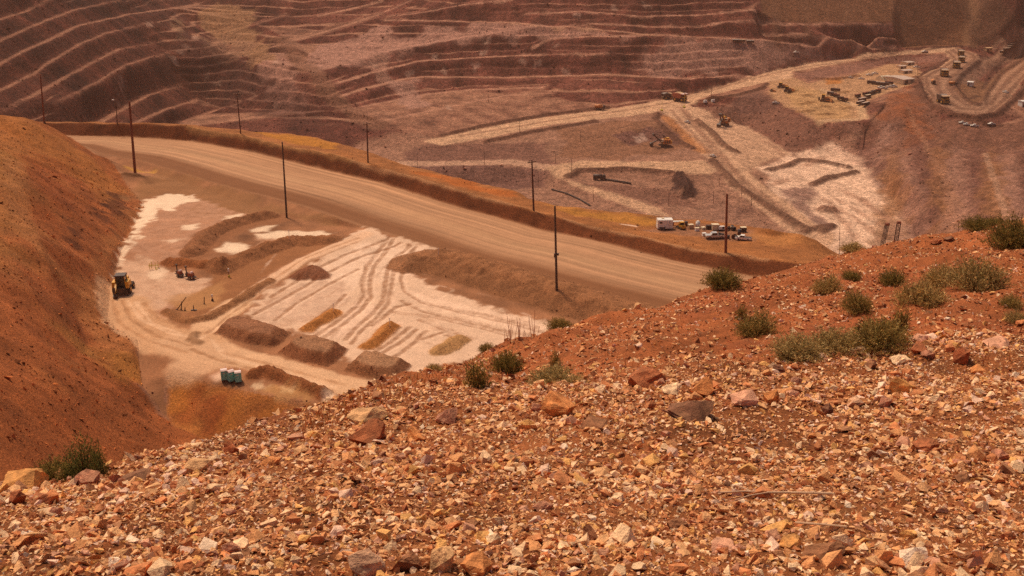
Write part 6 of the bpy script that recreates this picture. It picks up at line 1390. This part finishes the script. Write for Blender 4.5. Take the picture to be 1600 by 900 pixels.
NOTE = [(577, 680, 66, 36, 'rust', 0, 'large rough rust-brown boulder on the crest, above the gravel slope', 'the rough rust boulder'), (572, 649, 58, 26, 'tan', 1, 'flat tan slab with a dark broken end, behind the rough rust boulder', 'the flat tan slab'),
 (702, 651, 46, 24, 'mauve', 1, 'flat mauve slab lying behind the orange gravel, far end of the stony belt', 'the flat mauve slab'), (650, 679, 40, 22, 'orange', 0, 'orange rock between the rough rust boulder and the mauve slab', 'the crest orange rock'),
 (874, 634, 54, 42, 'orange', 0, 'tall orange block leaning to one side in front of the wide shrub', 'the leaning orange block'), (1010, 595, 62, 30, 'rust', 0, 'long reddish boulder with a pale end at the back of the gravel', 'the reddish boulder'),
 (1050, 608, 36, 13, 'cream', 1, 'pale cream flat stone at the foot of the reddish boulder', 'the cream flat stone'), (1090, 642, 92, 34, 'dark', 1, 'long dark brown slab, the darkest rock of the slope', 'the dark brown slab'),
 (1166, 624, 50, 26, 'pink', 0, 'pink rock streaked with red beside the dark brown slab', 'the pink streaked rock'), (1100, 609, 48, 26, 'orange', 0, 'orange rock behind the dark brown slab', 'the orange rock'),
 (930, 665, 50, 17, 'brown', 1, 'low brown slab between the orange block and the dark slab', 'the low brown slab'), (838, 637, 22, 18, 'mauve', 0, 'small mauve wedge beside the leaning orange block', 'the mauve wedge'),
 (1410, 604, 42, 30, 'ochre', 0, 'rounded ochre boulder with cracks, behind the gravel on the shrub side', 'the cracked ochre boulder'), (1391, 609, 12, 18, 'dark', 0, 'small dark block touching the cracked ochre boulder', 'the small dark block'),
 (1217, 580, 20, 14, 'dark', 0, 'dark angular rock alone at the back edge of the gravel', 'the lone dark rock'), (1362, 571, 26, 15, 'brown', 0, 'dark brown rock below the long clump of shrubs', 'the brown rock'),
 (1508, 558, 30, 25, 'rust', 0, 'blocky rust rock at the back of the gravel beyond the shrubs', 'the blocky rust rock'), (1531, 579, 28, 17, 'orange', 0, 'orange rock just in front of the blocky rust rock', 'the front orange rock'),
 (1437, 546, 36, 18, 'rust', 0, 'rust rock at the end of the long shrub clump', 'the shrub-end rust rock'), (1456, 556, 32, 14, 'mauve', 1, 'mauve slab in front of the shrub-end rust rock', 'the shrub-end mauve slab'),
 (1440, 531, 30, 17, 'pink', 0, 'pink rock standing up behind the shrub-end rust rock', 'the upright pink rock'), (1560, 536, 52, 16, 'pink', 1, 'pale pink slab farthest up the gravel', 'the pale pink slab'),
 (1345, 548, 28, 12, 'cream', 1, 'pale angular stone at the foot of the long shrub clump', 'the pale angular stone'), (1408, 563, 34, 15, 'cream', 1, 'cream flat stone between the brown rock and the mauve slab', 'the cream slab'),
 (1337, 631, 36, 17, 'grey', 0, 'grey stone with a sharp ridge in the middle of the gravel', 'the ridged grey stone'), (1388, 632, 24, 16, 'mauve', 0, 'mauve stone beneath the cracked ochre boulder', 'the mauve stone'),
 (1294, 640, 20, 18, 'dark', 0, 'dark brown stone beside the ridged grey stone', 'the dark brown stone'), (1206, 621, 26, 26, 'orange', 0, 'tall orange stone near the pink streaked rock', 'the tall orange stone'),
 (1452, 697, 42, 20, 'rust', 0, 'dark rust block in the open gravel with a shaded face', 'the dark rust block'), (1570, 714, 38, 18, 'mauve', 1, 'mauve slab near the picture edge beyond the dark rust block', 'the edge mauve slab'),
 (1505, 721, 30, 17, 'mauve', 1, 'mauve stone between the rust block and the edge slab', 'the smaller mauve stone'), (1505, 745, 30, 17, 'brown', 1, 'brown stone just below the smaller mauve stone', 'the low brown stone'),
 (570, 884, 60, 36, 'grey', 0, 'big greyish rock close to the camera, first of the near group', 'the near grey rock'), (634, 881, 46, 34, 'brown', 0, 'big brown rock close to the camera between the grey and tan ones', 'the near brown rock'),
 (697, 876, 50, 38, 'tan', 0, 'pointed tan rock close to the camera', 'the pointed tan rock'), (745, 884, 58, 32, 'orange', 0, 'broad orange rock close to the camera beside the pointed one', 'the broad orange rock'),
 (770, 845, 26, 22, 'cream', 0, 'pale square stone behind the broad orange rock', 'the pale square stone'), (967, 777, 22, 19, 'cream', 0, 'round pale cream stone in the centre of the gravel', 'the round cream stone'),
 (848, 791, 34, 19, 'mauve', 1, 'flat mauve stone across from the round cream stone', 'the flat mauve stone'), (925, 834, 36, 30, 'brown', 0, 'dark brown rock with a hollow below, in the near gravel', 'the hollow brown rock'),
 (1130, 854, 54, 22, 'pink', 0, 'long red and white striped stone in the near gravel', 'the striped stone'), (1060, 820, 36, 18, 'brown', 0, 'brown stone behind the striped stone', 'the stone behind the striped one'),
 (213, 745, 60, 15, 'dark', 1, 'long dark slab on the crest near the twin bushes', 'the long dark slab'), (128, 750, 56, 22, 'mauve', 1, 'mauve slab in front of the twin bushes', 'the bush-side mauve slab'),
 (32, 750, 72, 34, 'ochre', 0, 'largest yellowish boulder at the end of the crest beside the bushes', 'the yellowish boulder'), (24, 778, 30, 26, 'rust', 0, 'reddish rock under the yellowish boulder', 'the reddish rock'),
 (62, 777, 42, 18, 'rust', 1, 'long reddish stone beside the reddish rock', 'the long reddish stone'), (305, 729, 50, 24, 'tan', 0, 'tan block on the crest halfway between the long dark slab and the rust boulder', 'the tan crest block'),
 (360, 700, 28, 24, 'rust', 0, 'rust block on the crest beyond the tan block', 'the rust crest block'), (275, 759, 22, 15, 'rust', 0, 'small rust stone below the long dark slab', 'the small rust stone'),
 (172, 805, 17, 11, 'cream', 1, 'white flat stone in the gravel below the long dark slab', 'the white flat stone'), (203, 807, 16, 11, 'orange', 0, 'orange stone right beside the white flat stone', 'the small orange stone'),
 (998, 479, 13, 10, 'tan', 0, 'small tan rock on the ridge line against the haul road', 'the ridge-line rock'), (1463, 379, 20, 7, 'rust', 1, 'low reddish ledge on the ridge below the round shrub', 'the reddish ledge'), (1484, 374, 16, 8, 'dark', 0, 'dark rock under the ledge on the ridge', 'the dark ridge rock'),
 (1240, 850, 40, 24, 'ochre', 0, 'yellowish stone in the near gravel beside the brown flat rock', 'the near yellowish stone'), (1290, 862, 62, 26, 'brown', 1, 'broad brown flat rock close to the camera', 'the near brown flat rock'), (1420, 835, 30, 20, 'ochre', 0, 'ochre stone among white stones in the near gravel', 'the near ochre stone'), (420, 722, 36, 12, 'orange', 1, 'flat orange stone below the rust crest block', 'the flat orange stone'), (360, 860, 30, 22, 'mauve', 0, 'dusky mauve stone in the near gravel of the shaded corner', 'the dusky mauve stone')]
for k, (px, py, w, h, c, fl, lb, short) in enumerate(NOTE):
    rock((FLATR if fl else BIG)[k % (5 if fl else 9)], px, py, w, h, c, lb, name='slab' if fl else 'boulder')
CN = {'orange': 'orange', 'rust': 'rust-brown', 'mauve': 'mauve', 'tan': 'tan', 'cream': 'cream', 'dark': 'dark', 'pink': 'pinkish', 'brown': 'brown', 'grey': 'greyish', 'ochre': 'yellowish'}
taken, ORD = {}, ['', 'second closest ', 'third closest ', 'fourth closest ', 'fifth closest ', 'sixth closest ', 'seventh closest ', 'eighth closest ']
cand = []
tries = 0
while len(cand) < 215 and tries < 8000:
    tries += 1
    py = 600 + 295 * random.random() ** 0.8; px = random.uniform(10, 1590)
    if py < 12 + np.interp(px, [0, 330, 520, 760, 1200, 1440, 1600], [765, 700, 650, 605, 575, 530, 530]): continue
    w = random.choice([10, 11, 12, 13, 14, 15, 16, 18, 22]) * (0.8 + (py - 600) / 900)
    if any(abs(px - n[0]) < (w + n[2]) * 0.55 and abs(py - n[1]) < (w + n[3]) * 0.5 for n in NOTE) or any(math.hypot(px - q[0], py - q[1]) < (w + q[2]) * 0.7 for q in cand): continue
    c = random.choices(list(TONE), [20, 14, 9, 22, 12, 4, 7, 8, 5, 9])[0]
    n = min(NOTE, key=lambda n: math.hypot(px - n[0], (py - n[1]) * 1.6))
    cand.append((px, py, w, c, n, math.hypot(px - n[0], py - n[1])))
for px, py, w, c, n, d in sorted(cand, key=lambda q: q[5]):
    dx, dy = px - n[0], py - n[1]
    pos = ('in front of ' if dy > 0 else 'behind ') if abs(dy) > abs(dx) * 0.6 else 'beside '
    sz_ = 'small ' if w < 14 else 'larger ' if w > 20 else ''
    key = CN[c] + ' stone ' + pos + n[7]; i = taken.get(key, 0); taken[key] = i + 1
    lb = (ORD[min(i, 7)] + sz_ + key).strip()
    rock(random.choice(MID_R), px, py, w, w * random.uniform(0.5, 0.8), c, lb if len(lb.split()) >= 5 else lb + ' in the gravel', random.uniform(-3, 3), 'loose stones on the gravel slope', 'stone', 'stone')
# ================================================================ shrubs, dry grass, twigs
def leaf_mat(name, rough=0.8):
    m = bpy.data.materials.new(name); m.use_nodes = True; nt = m.node_tree; b = nt.nodes['Principled BSDF']; b.inputs['Roughness'].default_value = rough; b.inputs['Specular IOR Level'].default_value = 0.15
    a = nt.nodes.new('ShaderNodeAttribute'); a.attribute_name = 'Col'; nt.links.new(a.outputs['Color'], b.inputs['Base Color'])
    t = nt.nodes.new('ShaderNodeBsdfTranslucent'); nt.links.new(a.outputs['Color'], t.inputs['Color']); mx = nt.nodes.new('ShaderNodeMixShader'); mx.inputs[0].default_value = 0.35
    nt.links.new(b.outputs[0], mx.inputs[1]); nt.links.new(t.outputs[0], mx.inputs[2]); nt.links.new(mx.outputs[0], nt.nodes['Material Output'].inputs['Surface']); return m
M_LEAF = leaf_mat('shrub_leaf')
def shrub_mesh(seed, nst=560, lps=16, green=((112, 104, 46), (142, 128, 66), (84, 80, 36)), spread=1.0, up=0.5, leaf=0.075, tw=0.010, nb=26):
    """a shrub of unit half-width: twigs fanning up from the root, narrow leaves along their outer halves"""
    r = np.random.default_rng(seed); V, F_, C = [], [], []
    SV, SF = [], []
    lobes = [(r.uniform(0, 2 * np.pi), r.uniform(0.75, 1.2)) for _ in range(5)]
    for i in range(nst):
        a = r.uniform(0, 2 * np.pi); el = np.arccos(r.uniform(0.02, 1.0) ** 1.1) if r.uniform() < 0.85 else r.uniform(0.9, 1.5)
        k = 0.86 + 0.16 * sum(m * max(0, math.cos(a - q)) ** 4 for q, m in lobes) / 1.0
        L = r.uniform(0.72, 1.05) * k
        d = np.array([math.cos(a) * math.sin(el) * spread, math.sin(a) * math.sin(el) * spread, math.cos(el) * (1.0 if up is None else up * 2)])
        b0 = np.array([r.normal(0, 0.16), r.normal(0, 0.16), 0.0]); bend = np.array([r.normal(0, .08), r.normal(0, .08), 0.12])
        pts = [b0 + d * L * s_ + bend * s_ * s_ for s_ in np.linspace(0, 1, 5)]
        if i < nb:
            for p, q, w in zip(pts[:-1], pts[1:], (0.024, 0.018, 0.013, 0.009)):
                o = len(SV); e1 = np.array([w, 0, 0]); e2 = np.array([0, w, 0])
                for c in (p, q): SV += [c + e1, c - e1 * .5 + e2, c - e1 * .5 - e2]
                for j in range(3): SF.append((o + j, o + (j + 1) % 3, o + 3 + (j + 1) % 3, o + 3 + j))
        base = lin(green[r.integers(0, len(green))]) * r.uniform(0.75, 1.2)
        for j in range(lps):
            s_ = r.uniform(0.28, 1.0) ** 0.75; f = s_ * 4; q = min(int(f), 3); c = pts[q] * (1 - f + q) + pts[q + 1] * (f - q)
            c = c + r.normal(0, 0.035, 3); c[2] = max(c[2], 0.01)
            t = d / np.linalg.norm(d) * 0.6 + np.array([0, 0, 0.5]) + r.normal(0, 0.5, 3); t /= np.linalg.norm(t)
            w = np.cross(t, r.normal(0, 1, 3)); w /= np.linalg.norm(w) + 1e-6
            ll = leaf * r.uniform(0.6, 1.5); o = len(V)
            V += [c - t * ll * .5, c + w * ll * 0.17, c + t * ll * .5, c - w * ll * 0.17]; F_.append((o, o + 1, o + 2, o + 3)); C += [base * r.uniform(0.85, 1.15)] * 4
    lm = mesh_np('foliage', np.array(V), np.array(F_), np.array(C)); lm.materials.append(M_LEAF)
    sm = mesh_np('stems', np.array(SV), np.array(SF), np.repeat(lin((104, 74, 52))[None], len(SV), 0)); sm.materials.append(M_LEAF)
    return lm, sm
SHR = [shrub_mesh(500 + i, green=g, leaf=0.085) for i, g in enumerate([((164, 130, 68), (188, 152, 88), (132, 108, 56)), ((178, 144, 86), (204, 168, 108), (146, 118, 70)), ((146, 118, 58), (168, 136, 74), (120, 98, 48)), ((190, 150, 88), (212, 172, 108), (156, 124, 72))])]
TALL = shrub_mesh(520, 320, 12, ((112, 104, 52), (134, 122, 64), (96, 90, 42)), 0.75, 0.75, 0.08)
GRS = shrub_mesh(530, 230, 5, ((170, 132, 72), (190, 150, 84), (136, 112, 56)), 0.6, 0.8, 0.17)
def shrub(mesh, px, base, w, h, label, name='shrub', cat='shrub', group='desert shrubs on the hillside', layer=None):
    b = (layer or fore).hit(px, base); dep = b[1] * CP - b[2] * SP; s = w / FPX * dep / 2 * 1.08
    z = float((layer or fore).z_at(b[0], b[1] + s * .5))
    o = thing(name, label, cat, group); put(o, (b[0], b[1] + s * 0.55, z - 0.03), random.uniform(0, 6.28))
    hh = h / FPX * dep * 0.92
    o.scale = (s / 0.95, s / 0.95, hh / 1.08)
    for me, nm in zip(mesh, ('foliage', 'stems')):
        c = bpy.data.objects.new(nm, me); COL.objects.link(c); c.parent = o
    return o
for k, (px, b, w, h, lb) in enumerate(((1131, 451, 54, 36, 'round shrub on the ridge right against the end of the haul road'), (1182, 525, 58, 44, 'shrub alone on the middle of the red slope'), (1295, 459, 44, 32, 'greenish shrub high on the red slope nearest the drill masts'), (1345, 489, 44, 38, 'shrub below the two low ones, midway up the red slope'), (1399, 445, 38, 30, 'compact dark shrub near the low flat shrub'),
        (1450, 480, 80, 48, 'wide pale shrub in front of the pair of big ones'), (1540, 454, 84, 58, 'largest shrub on the red slope'), (1535, 359, 44, 25, 'round dark shrub on the skyline ridge'), (1592, 388, 66, 60, 'big dark shrub at the top of the ridge by the picture edge'), (1478, 446, 56, 34, 'pale shrub squeezed between the two widest ones'),
        (1335, 393, 36, 16, 'low yellowish shrub on the skyline beside the drill masts'), (1334, 438, 28, 17, 'low dark shrub between the greenish and compact ones'), (1252, 564, 82, 36, 'spreading shrub at the near end of the long clump'), (1312, 554, 86, 44, 'middle shrub of the long clump beside the gravel'), (1386, 546, 90, 54, 'tallest shrub of the long clump, at its far end'),
        (877, 513, 36, 22, 'small shrub on the ridge before the pale yard'), (792, 583, 48, 47, 'dark upright shrub on the slope edge above the tufts'), (866, 600, 82, 34, 'wide low shrub behind the leaning orange block'), (676, 569, 28, 18, 'small shrub on the crest below the gray mounds'), (759, 548, 24, 17, 'smallest shrub, on the crest behind the dark upright one'),
        (1582, 481, 34, 20, 'small shrub under the largest one at the picture edge'), (1594, 503, 32, 22, 'lowest small shrub at the picture edge'), (1560, 350, 30, 12, 'tiny shrub on the skyline between the round and big dark ones'))):
    m = SHR[[2, 0, 3, 0, 2, 3, 1, 2, 2, 3, 3, 2, 1, 1, 0, 0, 2, 1, 3, 0, 0, 1, 2][k]]
    shrub(m, px, b, w, h, lb)
shrub(TALL, 120, 748, 74, 62, 'taller of the twin dark bushes behind the gravel crest', 'bush', 'bush', 'twin bushes at the crest'); shrub(SHR[2], 72, 752, 76, 46, 'lower rounder one of the twin dark bushes behind the gravel crest', 'bush', 'bush', 'twin bushes at the crest'); shrub(TALL, 150, 742, 36, 50, 'thin sprig of a bush with pale stems beside the taller twin', 'bush', 'bush', 'twin bushes at the crest')
shrub(GRS, 745, 606, 60, 42, 'yellow grass tuft in front of the dark upright shrub', 'grass_tuft', 'grass', 'dry grass tufts'); shrub(GRS, 1410, 520, 44, 34, 'dry tan tuft behind the tallest clump shrub', 'grass_tuft', 'grass', 'dry grass tufts'); shrub(GRS, 1160, 500, 26, 22, 'thin dry tuft beside the lone shrub on the red slope', 'grass_tuft', 'grass', 'dry grass tufts'); shrub(GRS, 868, 580, 26, 30, 'dry stalks rising behind the wide low shrub', 'grass_tuft', 'grass', 'dry grass tufts')
def blades(n, sampler, hmin, hmax, cols, seed, wid=0.0045):
    r = np.random.default_rng(seed); V, F_, C = [], [], []
    for _ in range(n):
        x, y, kx = sampler(r); z = float(fore.z_at(x, y)); h = r.uniform(hmin, hmax) * kx; w = wid * r.uniform(0.7, 1.4)
        l = r.normal(0, 0.18 * h, 2); c = lin(cols[r.integers(0, len(cols))]) * r.uniform(0.8, 1.2); o = len(V)
        V += [(x - w, y, z - .02), (x + w, y, z - .02), (x + l[0] * .4 + w * .7, y + l[1] * .4, z + h * .6), (x + l[0] * .4 - w * .7, y + l[1] * .4, z + h * .6), (x + l[0], y + l[1], z + h)]
        F_ += [(o, o + 1, o + 2, o + 3), (o + 3, o + 2, o + 4, o + 4)]; C += [c] * 5
    F3 = []
    for f in F_:
        F3.append((f[0], f[1], f[2])); 
        if f[3] != f[2] and len(set(f)) == 4: F3.append((f[0], f[2], f[3]))
    me = mesh_np('dry_grass', np.array(V), np.array(F3), np.array(C)); me.materials.append(M_LEAF)
    return me
def crest_s(r):
    px = r.uniform(470, 800); py = np.interp(px, [470, 600, 760, 800], [655, 600, 556, 545]) + abs(r.normal(0, 16)) + 2
    p = fore.hit(px, py); return p[0], p[1], 1.0
o = bpy.data.objects.new('dry_grass', blades(420, crest_s, 0.03, 0.11, ((190, 112, 62), (176, 96, 54), (206, 150, 92)), 1)); COL.objects.link(o); o['kind'] = 'stuff'
def slope_s(r):
    while True:
        px, py = r.uniform(640, 1600), r.uniform(400, 600)
        if py > np.interp(px, [640, 870, 1100, 1300, 1600], [590, 520, 465, 405, 350]): break
    p = fore.hit(px, py); return p[0], p[1], 1.0
o = bpy.data.objects.new('dry_grass', blades(600, slope_s, 0.03, 0.11, ((186, 114, 66), (170, 98, 58), (204, 152, 98)), 2, 0.005)); COL.objects.link(o); o['kind'] = 'stuff'
# tall dry stalks on the ridge before the pale yard
MT['stalk'] = paint('dry_stalk', (186, 120, 78), 0.9, scale=8)
c0 = fore.hit(812, 530)
o = thing('dry_stalk', 'cluster of tall thin reddish dry stalks against the pale yard', 'dry plant'); put(o, c0)
for k in range(26):
    x, y = random.uniform(-0.32, 0.32), random.uniform(-0.25, 0.25); h = random.uniform(0.15, 0.5); dx, dy = random.uniform(-.08, .08), random.uniform(-.05, .05)
    MB().cyl((x, y, -0.1), (x + dx, y + dy, h), 0.005, 0.003, 4).build('stalk', MT['stalk'], o)
def twig(label, pts, r0):
    P = [fore.hit(*p) for p in pts[0]]; o = thing('dry_twig', label, 'twig', 'pale dry twigs on the gravel'); q = P[0]; put(o, q)
    for ln, r_ in zip(pts, (r0, r0 * .6, r0 * .6, r0 * .5)):
        b = MB(); L = [fore.hit(*p) for p in ln]
        for i, (a, c) in enumerate(zip(L[:-1], L[1:])):
            u = 0.035; b.cyl((a[0] - q[0], a[1] - q[1], a[2] - q[2] + u), (c[0] - q[0], c[1] - q[1], c[2] - q[2] + u), r_ * (1 - 0.08 * i), r_ * (1 - 0.08 * (i + 1)), 6)
        b.build('branch', M_TWIG, o)
M_TWIG = paint('bleached_wood', (206, 160, 122), 0.8, scale=20)
twig('long pale dry twig with forked tips lying across the gravel', ([(1300, 780), (1270, 779), (1235, 778), (1200, 778), (1165, 776), (1122, 778)], [(1200, 778), (1170, 783), (1150, 790)], [(1172, 776), (1160, 770), (1148, 766)], [(1215, 778), (1190, 772), (1176, 764)]), 0.008)
twig('short pale dry twig lying nearer the camera', ([(1242, 826), (1280, 829), (1322, 833)], [(1280, 829), (1300, 826), (1312, 824)]), 0.006)
# ================================================================ dusty air
bm = bmesh.new(); bmesh.ops.create_cube(bm, size=1.0)
hz_me = bpy.data.meshes.new('haze'); bm.to_mesh(hz_me); bm.free()
haze = bpy.data.objects.new('haze', hz_me); COL.objects.link(haze)
haze['kind'] = 'stuff'
hx, hy0, hy1, hz0, hz1 = 1700.0, -60.0, 1960.0, -262.0, 30.0
haze.location = (0, (hy0 + hy1) / 2, (hz0 + hz1) / 2); haze.scale = (2 * hx, hy1 - hy0, hz1 - hz0)
hm = bpy.data.materials.new('dusty_air'); hm.use_nodes = True
hn = hm.node_tree.nodes; hn.remove(hn['Principled BSDF'])
pv = hn.new('ShaderNodeVolumePrincipled'); pv.inputs['Color'].default_value = (0.96, 0.56, 0.40, 1); pv.inputs['Density'].default_value = 0.00008; pv.inputs['Anisotropy'].default_value = 0.2
hm.node_tree.links.new(pv.outputs[0], hn['Material Output'].inputs['Volume'])
hz_me.materials.append(hm)
